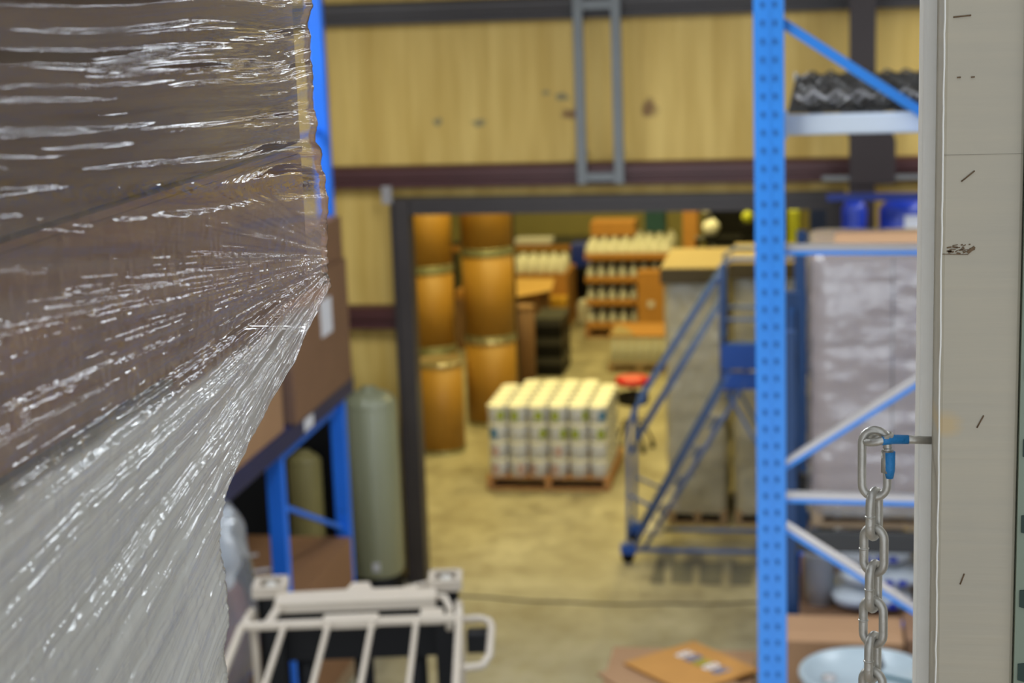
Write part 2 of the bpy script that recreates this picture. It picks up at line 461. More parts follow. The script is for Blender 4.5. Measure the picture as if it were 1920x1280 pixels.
brace((-.10, Yb, 2.57), (.29, Yb, 2.565)); brace((-.10, Yb, 1.9), (.29, Yb, 2.2)); brace((-.10, Yb, .4), (.29, Yb, .4))

uf4 = thing('rack_upright', 'second bright blue upright frame of the near right rack, beyond the white post', 'rack frame')
for (x, y) in ((1.36, 4.95), (1.83, 4.95), (1.36, 7.13), (1.83, 7.13), (.50, 7.13)):
    MB().box(x, x + .084, y, y + .07, .008, 6.0).build('post', 'blue', uf4)
for z in (.4, 1.2, 2.0, 2.8, 3.6, 4.4, 5.2):
    for y in (4.985, 7.165): MB().bar((1.44, y, z), (1.83, y, z + .3), .03, .03).build('brace', 'blue', uf4)
# pale beams and wire deck behind it
def beam(name, label, x0, x1, y0, y1, z0, z1, m, ends=True):
    t = thing(name, label, 'rack beam', (x0, y0, z0))
    MB().box(0, x1 - x0, 0, y1 - y0, 0, z1 - z0).build('rail', m, t, bevel=.008)
    if ends:
        for x in (0, x1 - x0):
            MB().box(x - .004, x + .004, -.006, y1 - y0 + .01, -.01, z1 - z0 + .01).build('end_plate', m, t)
    return t
beam('rack_beam', 'pale blue-grey painted rack beam across the top of the right rack', -.095, 1.44, 5.025, 5.07, 4.362, 4.420, 'white_beam')
beam('rack_beam', 'rear beam behind the wire decking at the top of the right rack', -.095, 1.44, 7.07, 7.12, 4.362, 4.420, 'white_beam')
for (y0, y1, lb) in ((5.085, 6.02, 'corrugated wire deck panel on the front half of the top right shelf'),
                     (6.06, 7.06, 'corrugated wire deck panel on the rear half of the top right shelf')):
    wd = thing('wire_deck', lb, 'wire deck', (0, y0, 4.412))
    mb = MB(); L = y1 - y0
    for i in range(24):
        x = -.09 + i * .0625
        mb.bar((x, 0, .006), (x, L, .006), .004, .004)
    n = int(L / .05)
    for j in range(n + 1):
        mb.bar((-.09, j * .05, .011), (1.36, j * .05, .011), .004, .004)
    mb.build('mesh', 'wiredark', wd)
    for i in range(6):
        MB().box(-.03 + i * .13, .01 + i * .13, 0, L, -.025, .0).build('support_channel', 'darkgrey', wd)
# empty nested wire racks lying on that shelf (the dark wavy bundle)
nw = thing('wire_roll', 'dark wavy wire bundle lying along the top right shelf', 'wire mesh', (0, 5.17, 4.424))
for j in range(9):
    mb = MB(); pts = []
    for i in range(86):
        x = -.07 + i * .016
        pts.append((x, j * .20 + .03 * math.sin(x * 2 * PI / .07 + 1.5 + j), .016 + .011 * math.sin(x * 2 * PI / .07 + j * 1.3)))
    mb.tube(pts, .0055, 6)
    mb.build('wave', 'wiredark' if j not in (1, 2) else 'wire', nw)  # two waves coloured paler to paint glints on the wire

# second rack (behind) with the wrapped pallet of cartons
uf2 = thing('rack_upright', 'blue rack frame deeper in the hall beside the wrapped brown pallet', 'rack frame')
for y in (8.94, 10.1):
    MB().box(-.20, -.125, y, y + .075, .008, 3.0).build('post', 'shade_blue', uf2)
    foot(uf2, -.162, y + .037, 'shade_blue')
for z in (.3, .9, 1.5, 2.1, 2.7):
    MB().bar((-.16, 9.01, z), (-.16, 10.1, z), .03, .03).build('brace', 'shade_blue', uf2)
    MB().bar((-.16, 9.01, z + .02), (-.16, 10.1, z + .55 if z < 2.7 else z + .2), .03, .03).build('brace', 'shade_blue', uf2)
uf3 = thing('rack_upright', 'far blue rack frame in the shadows left of the wrapped brown pallet', 'rack frame')
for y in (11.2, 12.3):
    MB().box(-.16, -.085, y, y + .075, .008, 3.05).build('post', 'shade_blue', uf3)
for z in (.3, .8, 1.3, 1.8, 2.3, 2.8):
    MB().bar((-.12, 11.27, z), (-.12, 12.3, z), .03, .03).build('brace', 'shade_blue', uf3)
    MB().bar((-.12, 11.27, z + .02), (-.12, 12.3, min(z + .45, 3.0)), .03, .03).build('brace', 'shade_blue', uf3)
for z0, lb, m in ((1.80, 'dark grey rack beam under the wrapped brown pallet', 'darkgrey'), (1.30, 'blue rack beam under the shelf of white sacks', 'blue_dark')):
    beam('rack_beam', lb, -.12, 2.6, 8.95, 9.0, z0, z0 + .11, m)
    beam('rack_beam', lb.replace(' under', ' at the back under'), -.12, 2.6, 10.06, 10.11, z0, z0 + .11, m)
tag(MB().box(-.11, 2.5, 9.0, 10.06, 1.395, 1.412).build('shelf_board', 'kraft_dark'), 'flat brown shelf panel that carries the white sacks', 'shelf')
# dark metal grating decks seen between the frames
for k, z in enumerate((2.35, 1.2)):
    g = MB()
    for i in range(6): g.bar((-.06, 11.31 + i * .11, z), (1.8, 11.31 + i * .11, z), .03, .02)
    for i in range(12): g.bar((-.04 + i * .16, 11.29, z - .02), (-.04 + i * .16, 11.90, z - .02), .02, .02)
    tag(g.build('wire_deck', 'wire'), ('upper' if k == 0 else 'lower') + ' grey grating deck in the far shadowed rack on the right', 'wire deck')

def pallet(x0, x1, y0, y1, z, label, m='wood', h=.14, group=None):
    t = thing('pallet', label, 'pallet', ((x0 + x1) / 2, (y0 + y1) / 2, z), group=group)
    wx, wy = (x1 - x0) / 2, (y1 - y0) / 2
    n = max(4, int(wy * 2 / .15))
    for i in range(n):
        y = -wy + (i + .5) * 2 * wy / n
        MB().box(-wx, wx, y - wy / n * .8, y + wy / n * .8, h - .02, h).build('deck_board', m, t)
    for x in (-wx + .03, 0, wx - .03):
        MB().box(x - .03, x + .03, -wy, wy, .02, h - .02).build('stringer', m, t)
    for y in (-wy + .06, wy - .06):
        MB().box(-wx, wx, y - .05, y + .05, 0, .02).build('bottom_board', m, t)
    return t

def noise2(n, m, fx, fy, seed):
    """smooth periodic value noise on an n x m grid with fx x fy cells"""
    rs = np.random.RandomState(seed); g = rs.rand(fx, fy) * 2 - 1
    x = np.linspace(0, fx, n, endpoint=False); y = np.linspace(0, fy, m, endpoint=False)
    xi = x.astype(int); yi = y.astype(int); xf = x - xi; yf = y - yi
    xf = xf * xf * (3 - 2 * xf); yf = yf * yf * (3 - 2 * yf)
    a = g[xi % fx][:, yi % fy]; b = g[(xi + 1) % fx][:, yi % fy]; c_ = g[xi % fx][:, (yi + 1) % fy]; d = g[(xi + 1) % fx][:, (yi + 1) % fy]
    X = xf[:, None]; Y = yf[None, :]
    return a * (1 - X) * (1 - Y) + b * X * (1 - Y) + c_ * (1 - X) * Y + d * X * Y

def grid_mesh(name, V, m, closed_u=False, label=None, cat=None, parent=None, uv=None, milk=None):
    """V: (n,m,3) array of points -> smooth quad mesh"""
    n, k = V.shape[:2]
    idx = np.arange(n * k).reshape(n, k)
    if closed_u: A = idx; B = np.roll(idx, -1, 0)
    else: A = idx[:-1]; B = idx[1:]
    F = np.stack([A[:, :-1], B[:, :-1], B[:, 1:], A[:, 1:]], -1).reshape(-1, 4)
    me = bpy.data.meshes.new(name)
    me.vertices.add(n * k); me.vertices.foreach_set('co', V.reshape(-1).astype(np.float32))
    me.loops.add(F.size); me.loops.foreach_set('vertex_index', F.reshape(-1).astype(np.int32))
    me.polygons.add(len(F)); me.polygons.foreach_set('loop_start', np.arange(0, F.size, 4, dtype=np.int32))
    me.polygons.foreach_set('use_smooth', np.ones(len(F), bool))
    me.update(calc_edges=True); me.validate()
    me.materials.append(K[m])
    if uv is not None:
        l = me.uv_layers.new(name='UVMap'); l.data.foreach_set('uv', uv.reshape(-1, 2)[F.reshape(-1)].reshape(-1).astype(np.float32))
    if milk is not None:
        a = me.attributes.new('milk', 'FLOAT', 'POINT'); a.data.foreach_set('value', milk.reshape(-1).astype(np.float32))
    o = bpy.data.objects.new(name, me); COL.objects.link(o)
    if parent is not None: o.parent = parent
    if label: tag(o, label, cat)
    return o

def wrap_shell(x0, x1, y0, y1, z0, z1, m, label, seed, amp=.012, off=.02, top=.12, r=.05):
    """stretch-film sleeve round a load, with horizontal wraps, folded in over the top edge"""
    cx, cy = (x0 + x1) / 2, (y0 + y1) / 2; hx, hy = (x1 - x0) / 2 + off, (y1 - y0) / 2 + off
    n, k = 260, 90
    per = []
    a = np.linspace(0, 2 * PI, n, endpoint=False)
    ca, sa = np.cos(a), np.sin(a); p = 14.0
    rad = 1 / ((np.abs(ca) ** p + np.abs(sa) ** p) ** (1 / p))
    ux, uy = ca * rad, sa * rad
    t = np.linspace(0, 1, k)
    e = np.clip((t - .80) / .20, 0, 1) * PI / 2
    zz = np.where(t < .8, t / .8 * (z1 + off - r - z0) + z0, z1 + off - r + r * np.sin(np.clip(e * 1.6, 0, PI / 2)))
    inn = 1 - (r * (1 - np.cos(np.clip(e * 1.6, 0, PI / 2))) + np.clip((e - .95) / .62, 0, 1) * top) / max(hx, hy)
    nz = noise2(n, k, 7, 11, seed) * .7 + noise2(n, k, 26, 30, seed + 1) * .3
    dsp = amp * np.abs(nz)
    V = np.zeros((n, k, 3))
    V[..., 0] = cx + ux[:, None] * (hx + dsp) * inn[None, :]
    V[..., 1] = cy + uy[:, None] * (hy + dsp) * inn[None, :]
    V[..., 2] = zz[None, :] + dsp * .5 * (inn[None, :] < .999)
    return grid_mesh('stretch_wrap', V, m, True, label, 'stretch film')

def carton(x0, x1, y0, y1, z0, z1, m, label, group=None, tape=True, name='carton'):
    t = thing(name, label, 'carton', ((x0 + x1) / 2, (y0 + y1) / 2, z0), group=group)
    wx, wy, h = (x1 - x0) / 2, (y1 - y0) / 2, z1 - z0
    MB().box(-wx, wx, -wy, wy, 0, h - .004).build('body', m, t, bevel=.004)
    for s in (-1, 1):
        MB().box(-wx, wx, .002 * s if s > 0 else -wy, wy if s > 0 else -.002, h - .004, h).build('flap', m, t)
    return t

# right wrapped pallet
pallet(-.04, 1.16, 9.03, 10.05, 1.912, 'wooden pallet under the wrapped brown cartons on the right rack', h=.12)
xs = (-.045, .375, .79, 1.16); zs = (2.035, 2.47, 2.92, 3.365); ys = (9.04, 9.54, 10.04)
for a in range(3):
    for c_ in range(3):
        for b in range(2):
            carton(xs[a] + .004, xs[a + 1] - .004, ys[b] + .004, ys[b + 1] - .004, zs[c_] + (.001 if c_ else 0), zs[c_ + 1], 'pinkwrap' if (b == 0 and c_ < 2 or b == 0) else 'kraft_pale',
                   'brown carton in the film-wrapped rack pallet, %s column, %s layer up, %s row' % (ORD[a], ORD[c_], 'front' if b == 0 else 'rear'))
wrap_shell(-.045, 1.16, 9.04, 10.04, 1.99, 3.365, 'glassy_heavy', 'shiny clear stretch film round the tall brown carton pallet on the rack', 5, amp=.012, top=.10)
tag(MB().box(-.04, 1.16, 9.05, 10.03, 3.372, 3.378).build('cover_sheet', 'kraft'), 'flat kraft sheet on top of the wrapped rack pallet', 'sheet')

# white sacks with blue print on the shelf below
def sack(x, y, z, wx, wy, h, seed, label, rz=0):
    n, k = 28, 14
    V = np.zeros((n, k, 3)); a = np.linspace(0, 2 * PI, n, endpoint=False); t = np.linspace(0, PI, k)
    ca, sa = np.cos(a), np.sin(a); rad = 1 / ((np.abs(ca) ** 4 + np.abs(sa) ** 4) ** .25)
    s = np.sin(t) ** .55
    nz = noise2(n, k, 7, 5, seed) * .03
    V[..., 0] = (ca * rad)[:, None] * (s + nz)[...] * wx
    V[..., 1] = (sa * rad)[:, None] * (s + nz)[...] * wy
    V[..., 2] = (h / 2 - np.cos(t) * h / 2)[None, :]
    th = thing('sack', label, 'sack', (x, y, z), rz)
    grid_mesh('bag', V, 'white', True, parent=th)
    for i in range(3):
        MB().box(-wx * .25 + i * .07, -wx * .25 + i * .07 + .045, -wy * 1.04, -wy * .99, h * .38, h * .62).build('print', 'royal', th)
    return th
k_ = 0
for j, z in enumerate((1.415, 1.545, 1.675)):
    for i, x in enumerate((.28, .78, 1.3)):
        k_ += 1
        if j == 2 and i == 1: continue
        sack(x + .05 * ((j + i) % 2), 9.3, z, .22, .26, .125, k_, 'white plastic sack with blue print on the low rack shelf, %s from left, %s layer' % (ORD[i], ['bottom', 'middle', 'top'][j]))
tb = thing('tub', 'grey-white plastic tub left of the printed white sacks', 'tub', (.0, 9.25, 1.413))
MB().lathe([(0, 0), (.075, 0), (.085, .28), (.09, .28), (.09, .30), (0, .30)], n=20).build('body', 'white', tb)
MB().lathe([(0, .301), (.094, .301), (.094, .33), (0, .335)], n=20).build('lid', 'pale_and_lit_steel', tb)

# blue drums on the far shelf on the right
tag(MB().box(-.08, 2.2, 11.9, 12.9, 2.26, 2.30).build('shelf_board', 'darkgrey'), 'dark shelf panel carrying the blue drums', 'shelf')
MBp = thing('rack_upright', 'dark rack posts that hold up the blue drums\' shelf', 'rack frame')
for x in (.0, 2.1):
    for y in (11.95, 12.8): MB().box(x, x + .06, y, y + .06, 0, 2.26).build('post', 'darkgrey', MBp)
for i, x in enumerate((.24, .58, .98)):
    d = thing('plastic_drum', ['narrow royal blue plastic drum nearest the maroon column', 'royal blue drum with a white paper label on the high right shelf', 'royal blue drum half hidden by the white post'][i], 'drum', (x, 12.35, 2.30))
    r = (.09, .17, .17)[i]
    MB().lathe([(0, 0), (r, 0), (r * 1.03, .05), (r, .1), (r, .45), (r * 1.04, .5), (r, .55), (r * .98, .9), (r * .7, .96), (0, .96)], n=24).build('body', 'royal' if i != 1 else 'royal', d)
    MB().lathe([(r * .2, .96), (r * .2, .99), (0, .99)], n=12).build('bung', 'darkgrey', d)
    if i == 1: MB().box(.0, .13, -r - .012, -r + .02, .70, .87).build('label_sheet', 'paper', d)
tag(MB().box(.05, 1.6, 12.0, 12.06, 3.30, 3.345).build('cross_bar', 'navyplastic'), 'thin dark blue bar above the blue drums', 'bar') 

# drum and cartons at lower right
pallet(-.25, .95, 7.6, 8.85, 0, 'wooden pallet under the white drum at lower right')
carton(-.22, .92, 7.65, 8.82, .145, .62, 'kraft', 'large brown base carton under the white drum')
carton(-.20, .42, 8.42, 8.80, .622, 1.50, 'kraft', 'tall tan carton standing behind the white drum')
carton(.43, .92, 8.40, 8.80, .622, 1.53, 'kraft_dark', 'darker brown carton behind the white drum beside the white post')
dr = thing('steel_drum', 'large white steel drum with wet pale blue lid at lower right', 'drum', (.215, 8.03, .622))
MB().lathe([(0, 0), (.30, 0), (.30, .27), (.312, .29), (.30, .31), (.30, .58), (.312, .60), (.30, .62), (.30, .86)], n=48).build('body', 'white', dr)
MB().lathe([(.285, .86), (.315, .86), (.318, .875), (.315, .89), (.29, .89), (.285, .872), (0, .872)], n=48).build('lid', 'lidwhite', dr)
tp = MB().prism([(.03, .27), (.085, .27), (.10, .10), (.05, .0), (0.0, .02)], .873, .877)
tp.build('tape_strip', 'darkgrey', dr)
MB().prism([(.06, .02), (.27, -.10), (.26, -.13), (.05, -.02)], .8731, .876).build('seal_strip', 'teal', dr)
MB().lathe([(.035, .872), (.035, .89), (0, .89)], (-.17, -.08), 16).build('bung', 'pale_and_lit_steel', dr)

# stack of flattened cartons
pallet(-1.25, -.25, 8.25, 9.3, 0, 'wooden pallet beneath the pile of flattened cartons')
MBx = carton(-1.15, -.35, 8.4, 9.2, .145, 1.13, 'kraft', 'brown carton under the flattened cartons')
fs = [(-.78, 8.70, 1.150, .56, .62, 38, 'kraft'), (-.69, 8.86, 1.172, .50, .54, 44, 'kraft_orange')]
for i, (x, y, z, a, b, rz, m) in enumerate(fs):
    t = thing('flattened_carton', ['lower folded-flat tan carton sticking out under the printed one', 'folded-flat orange-brown carton with blue and green lettering'][i], 'flattened carton', (x, y, z - .017), D2R(rz))
    MB().box(-a / 2, a / 2, -b / 2, b / 2, 0, .007).build('sheet', m, t)
    MB().box(-a / 2, a / 2, -b / 2, b / 2, .008, .014).build('top_sheet', m, t)
    if i == 1:
        cols = ['rag_white', 'blue_label', 'green_label', 'rag_white', 'blue_label']
        # five blurred glyph blocks running along the sheet
        for j in range(5):
            y0 = .175 - j * .075; xg = .03
            g = MB().box(xg, xg + .10, y0 - .055, y0 - .040, .0145, .0165).box(xg, xg + .015, y0 - .055, y0, .0145, .0165).box(xg + .04, xg + .055, y0 - .055, y0 - .005, .0145, .0165)
            if j % 2: g.box(xg + .085, xg + .10, y0 - .055, y0, .0145, .0165)
            g.box(xg, xg + .10, y0 - .012, y0, .0145, .0165)
            g.build('letter', cols[j], t)

# ------------------------------------------------------------------ left rack
lf = thing('rack_upright', 'blue upright frame on the left holding brown cartons beside the doorway', 'rack frame')
for y in (9.99, 11.45):
    teardrop_post(-3.41, -3.31, y, y + .08, .008, 5.6, lf, ('blue_dark', 'hole'), holes=(1.2, 1.25))
    foot(lf, -3.36, y + .04, 'blue_dark')
MB().bar((-3.36, 10.07, 1.66), (-3.36, 11.45, 1.07), .03, .03).build('brace', 'blue_dark', lf)
MB().bar((-3.36, 10.07, 1.95), (-3.36, 11.45, 1.95), .03, .03).build('brace', 'blue_dark', lf)
MB().bar((-3.36, 10.07, 3.9), (-3.36, 11.45, 3.9), .03, .03).build('brace', 'blue_dark', lf)
lb = thing('rack_beam', 'dark navy rack beam with a white tag under the left cartons', 'rack beam', (-3.30, 8.4, 2.05))
MB().box(0, .05, 0, 3.15, 0, .13).build('rail', 'navy', lb, bevel=.006)
MB().box(.051, .054, 1.93, 2.13, .02, .10).build('tag', 'paper', lb)
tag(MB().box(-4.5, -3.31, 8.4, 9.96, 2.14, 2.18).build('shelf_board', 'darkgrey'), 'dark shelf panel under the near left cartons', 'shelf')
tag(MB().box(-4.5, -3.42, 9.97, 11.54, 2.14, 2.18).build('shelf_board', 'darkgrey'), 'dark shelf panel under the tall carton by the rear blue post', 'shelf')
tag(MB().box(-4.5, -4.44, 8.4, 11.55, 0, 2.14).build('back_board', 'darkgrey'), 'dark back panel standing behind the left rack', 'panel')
cc = carton(-4.3, -3.22, 10.09, 11.42, 2.182, 3.03, 'kraft_dark', 'big brown carton with a hanging white paper tag on the left rack')
MB().box(.541, .543, -.02, .24, .42, .66).build('label_sheet', 'paper', cc)
carton(-4.3, -3.24, 10.3, 11.42, 3.032, 3.32, 'kraft_dark', 'shallower brown carton stacked on the tagged carton')
carton(-4.2, -3.26, 8.95, 9.95, 2.182, 2.62, 'kraft', 'lighter brown carton at the near end of the left rack')
carton(-4.25, -3.29, 10.10, 11.40, .145, 1.02, 'kraft_mid', 'brown carton with curled tape on the floor pallet between the blue posts')
pallet(-4.3, -3.30, 10.1, 11.42, 0, 'pallet under the carton between the left blue posts')
for (x, y, r, s) in ((-3.72, 10.6, 0, .07), (-3.9, 10.9, 1, .06), (-3.6, 10.4, .5, .05)):
    tag(MB().bar((x - s, y, 1.024), (x + s, y + s, 1.026), .05, .004).build('paper_scrap', 'paper'), 'scrap of pale tape on the floor carton, near x %s' % ('its middle' if r == 0 else 'its back' if r == 1 else 'its front edge'), 'paper scrap')

def tank(x, y, r, h, m, label, base=True):
    t = thing('water_tank', label, 'tank', (x, y, 0))
    z0 = .17
    pr = [(0, z0 - .02), (r * .8, z0 - .02), (r, z0 + .06)]
    n = 6
    zt = h - r * .62
    pr += [(r, zt)]
    for i in range(1, 9):
        a = i / 9 * PI / 2; pr.append((r * math.cos(a) * .97 + .0, zt + r * .55 * math.sin(a)))
    pr += [(.06, h - .05), (.06, h), (0, h)]
    MB().lathe(pr, n=40).build('body', m, t)
    MB().lathe([(0, 0), (r * .92, 0), (r * .92, z0 + .06), (r * .7, z0 + .03)], n=32).build('base', 'black', t)
    MB().lathe([(r * 1.004, zt - .005), (r * 1.012, zt), (r * 1.004, zt + .012)], n=40).build('seam_ring', m, t)
    return t
def anis(m):
    nt = m.node_tree; b = nt.nodes['Principled BSDF']
    t = nt.nodes.new('ShaderNodeTangent'); t.direction_type = 'RADIAL'; t.axis = 'Z'
    nt.links.new(t.outputs[0], b.inputs['Tangent'])
    b.inputs['Anisotropic'].default_value = .92; b.inputs['Anisotropic Rotation'].default_value = ROT
ROT = 0.25
anis(K['sage'])
tk = tank(-3.545, 13.02, .222, 1.74, 'sage', 'tall sage green fibreglass water tank with domed top beside the door jamb')
MB().box(.02, .075, -.225, -.21, .27, .34).build('label_sheet', 'paper', tk)
tank(-4.03, 12.75, .135, 1.28, 'sage_yellow', 'narrower yellowed tank half hidden behind the left rack')
cb = thing('added_cabinet', 'made-up black cabinet standing in for the shadow behind the left rack', 'added_cabinet', (-4.85, 13.2, 0))
MB().box(-.8, 1.03, -.20, .13, 0, 2.06).build('body', 'black', cb)  # added black cabinet darkens the shadowed area behind the rack
MB().box(-.79, .10, -.215, -.201, .08, 2.0).build('door', 'black', cb); MB().box(.12, 1.02, -.215, -.201, .08, 2.0).build('door', 'black', cb)  # doors of the added cabinet, part of the same stand-in for shadow

# clear bag bundle beside the lift truck
sb = thing('bagged_bundle', 'clear plastic bag bundle of pale blue and reddish cloth at the film edge', 'bagged goods', (-3.42, 8.75, 0))
def blob(nm, m, rx, ry, z0, z1, seed, par, amp=.12, loc=(0, 0)):
    n, k = 40, 30
    V = np.zeros((n, k, 3)); a = np.linspace(0, 2 * PI, n, endpoint=False); t = np.linspace(0, PI, k)
    nz = 1 + amp * (noise2(n, k, 8, 6, seed) + .5 * noise2(n, k, 15, 12, seed + 3))
    s = (np.sin(t) ** .4)[None, :] * nz
    V[..., 0] = loc[0] + np.cos(a)[:, None] * s * rx; V[..., 1] = loc[1] + np.sin(a)[:, None] * s * ry
    V[..., 2] = (z0 + (z1 - z0) * (1 - np.cos(t)) / 2)[None, :]
    return grid_mesh(nm, V, m, True, parent=par)
blob('cloth', 'rag_red', .24, .26, .85, 1.72, 11, sb, .2)
blob('cloth', 'rag_white', .24, .26, 1.55, 2.05, 12, sb, .25)
blob('bag', 'bagfilm', .29, .31, .85, 2.12, 13, sb, .16)
tag(MB().box(-3.8, -3.02, 8.42, 9.08, .0, .84).build('crate', 'navyplastic', bevel=.01), 'dark blue crate under the clear plastic bag bundle', 'crate')

# ------------------------------------------------------------------ lift truck (seen from above through its overhead guard)
fk = thing('forklift', 'cream and black lift truck with barred overhead guard at bottom left', 'forklift', (-1.995, 6.83, 0), D2R(10.6))
Zg = 2.15
gd = MB()
gd.bar((-.475, .0, Zg), (.475, .0, Zg), .050, .03)
gd.bar((-.475, -1.35, Zg), (.475, -1.35, Zg), .05, .04)
gd.box(-.12, .12, -.03, .06, Zg - .02, Zg + .021); gd.box(.30, .40, -.02, .09, Zg - .02, Zg + .021)
for s in (-1, 1): gd.bar((s * .47, .0, Zg), (s * .47, -1.35, Zg), .030, .03)
gobj = gd.build('overhead_guard', 'cream', fk, bevel=.008)
for x in (-.285, -.095, .095, .285):
    MB().bar((x, -.02, Zg), (x, -1.33, Zg), .022, .026).build('guard_bar', 'cream', gobj, bevel=.006)
for s in (-1, 1):
    MB().tube([(s * .47, .0, Zg - .01), (s * .462, .24, Zg - .02), (s * .46, .28, Zg - .22), (s * .46, .30, .9)], .018, 10).build('guard_leg', 'cream', fk)
    MB().tube([(s * .47, -1.35, Zg - .01), (s * .47, -1.42, 1.0)], .024, 10).build('guard_leg', 'cream', fk)
MB().bar((-.36, 0, Zg), (-.34, .24, Zg - .01), .035, .02).build('guard_strap', 'cream', gobj)
# side grab loop
MB().tube([(.47, -.02, Zg), (.56, -.01, Zg), (.60, -.05, Zg), (.61, -.12, Zg), (.60, -.42, Zg - .01), (.57, -.50, Zg - .02), (.47, -.52, Zg - .02)], .016, 10).build('grab_rail', 'cream', fk)
MB().box(.50, .60, -.12, -.03, Zg - .12, Zg - .03).build('mirror', 'black', fk, bevel=.01)
# mast
Ym = .44
for s in (-1, 1):
    ch = MB().box(s * .40 - .055, s * .40 + .055, Ym - .05, Ym - .03, .1, 2.14).box(s * .40 - .055, s * .40 + .055, Ym + .06, Ym + .08, .1, 2.14).box(s * .445 - .01, s * .445 + .01, Ym - .05, Ym + .08, .1, 2.14)
    co = ch.build('mast_channel', 'black', fk)
    MB().box(s * .40 - .075, s * .40 + .075, Ym - .07, Ym - .045, 2.14, 2.19).box(s * .40 - .075, s * .40 + .075, Ym + .08, Ym + .10, 2.14, 2.19).box(s * .40 - .075, s * .40 - .05, Ym - .05, Ym + .09, 2.14, 2.19).box(s * .40 + .05, s * .40 + .075, Ym - .05, Ym + .09, 2.14, 2.19).build('mast_cap', 'cream', co)
    MB().lathe([(0, 2.10), (.028, 2.10), (.028, 2.17), (.018, 2.185), (0, 2.185)], (s * .40, Ym + .02), 16).build('chain_roller', 'galv', co)
MB().box(-.39, .39, Ym + .02, Ym + .05, 1.80, 2.04).build('mast_plate', 'black', fk)
MB().box(-.39, .39, Ym + .0, Ym + .04, .95, 1.12).build('mast_plate', 'black', fk)
for x in (-.27, 0.0, .25):
    MB().lathe([(0, .3), (.045, .3), (.045, 2.02), (0, 2.02)], (x, Ym + .1), 16).build('hydraulic_cylinder', 'black', fk)
cm = MB().prism([(-.36, -.13), (.36, -.13), (.36, .01), (.27, .01), (.27, .05), (.36, .09), (.34, .12), (.20, .03), (.07, .03), (.05, .12), (-.03, .12), (-.05, .03), (-.30, .02), (-.36, .06)], 2.085, 2.135, m=Matrix.Translation((0, .36, .03)))
cm.build('mast_crosshead', 'cream', fk, bevel=.006)
MB().tube([(.34, .29, 2.15), (.40, .27, 2.15), (.425, .20, 2.12), (.42, .13, 2.05)], .016, 8).build('hose', 'cream', fk)
# hood, seat, body
MB().box(-.46, .46, -1.5, -.1, .25, .75).build('chassis', 'darkgrey', fk, bevel=.03)
MB().box(-.42, .42, -1.45, -.75, .75, 1.0).build('hood', 'cream', fk, bevel=.03)
MB().box(-.22, .22, -1.15, -.72, 1.0, 1.1).build('seat', 'black', fk, bevel=.03)
MB().box(-.40, .40, .05, .20, .75, 1.35).build('dashboard', 'black', fk, bevel=.02)
MB().tube([(.17 * math.cos(a) - .1, -.12 + .17 * math.sin(a), 1.34 + .05 * math.sin(a)) for a in np.linspace(0, 2 * PI, 24, endpoint=False)], .014, 8, closed=True).build('steering_wheel', 'black', fk)
for s in (-1, 1):
    for y in (.15, -1.25):
        m = Matrix.Translation((s * .43, y, .22)) @ Matrix.Rotation(PI / 2, 4, 'Y')
        wh = MB().lathe([(0, -.07), (.14, -.07), (.22, -.06), (.22, .06), (.14, .07), (0, .07)], n=28)
        for v in wh.bm.verts: v.co = m @ v.co
        wh.build('wheel', 'black', fk)
    MB().bar((s * .22, Ym + .12, .06), (s * .22, Ym + 1.1, .04), .10, .035).build('fork', 'black', fk)

# ------------------------------------------------------------------ room beyond the doorway
def fibre_drum(r, h, label, x, y, z, shiny=False, rz=0):
    t = thing('fibre_drum', label, 'drum', (x, y, z), rz)
    MB().lathe([(0, 0), (r, 0), (r, h - .03), (0, h - .03)], n=40).build('body', 'fibre', t)
    MB().lathe([(r + .001, 0), (r + .006, .005), (r + .006, .035), (r + .001, .04)], n=40).build('bottom_band', 'ring', t)
    MB().lathe([(0, h - .045), (r + .008, h - .045), (r + .011, h - .03), (r + .011, h - .01), (r + .004, h), (r - .012, h), (r - .016, h - .003), (0, h - .003)], n=40).build('lid', 'lid_gold' if shiny else 'ring', t)
    return t
fibre_drum(.245, .985, 'single shiny-lidded fibre drum standing just inside the left door jamb', -3.975, 17.5, 0, True)
for i in range(4):
    fibre_drum(.275, .905, 'ochre fibre drum in the left tall column by the jamb, %s from the floor' % ORD[i], -4.29, 18.55, i * .906)
for i in range(4):
    fibre_drum(.288, .985, 'ochre fibre drum in the right tall column, %s from the floor' % ORD[i], -3.655, 18.75, i * .986, i == 0)
pb = MB().lathe([(0, 0), (.14, 0), (.14, 1.0), (0, 1.0)], n=24)
ks = thing('fibre_drum', 'narrow dark brown fibre drum right of the tall drum columns', 'drum', (-3.56, 20.4, 0))
pb.build('body', 'kraft_dark', ks); MB().lathe([(0, 1.001), (.146, 1.001), (.146, 1.03), (0, 1.03)], n=24).build('lid', 'kraft', ks)
# black crates with grey trays
for i in range(3):
    t = thing('crate', 'black crate with grey trays in the low stack beside the brown drum, %s up' % ORD[i], 'crate', (-3.36, 21.25, i * .25))
    MB().box(-.17, .17, -.22, .5, 0, .15).build('bin', 'black', t)
    MB().box(-.18, .18, -.23, .51, .15, .245).build('tray', 'darkgrey', t)

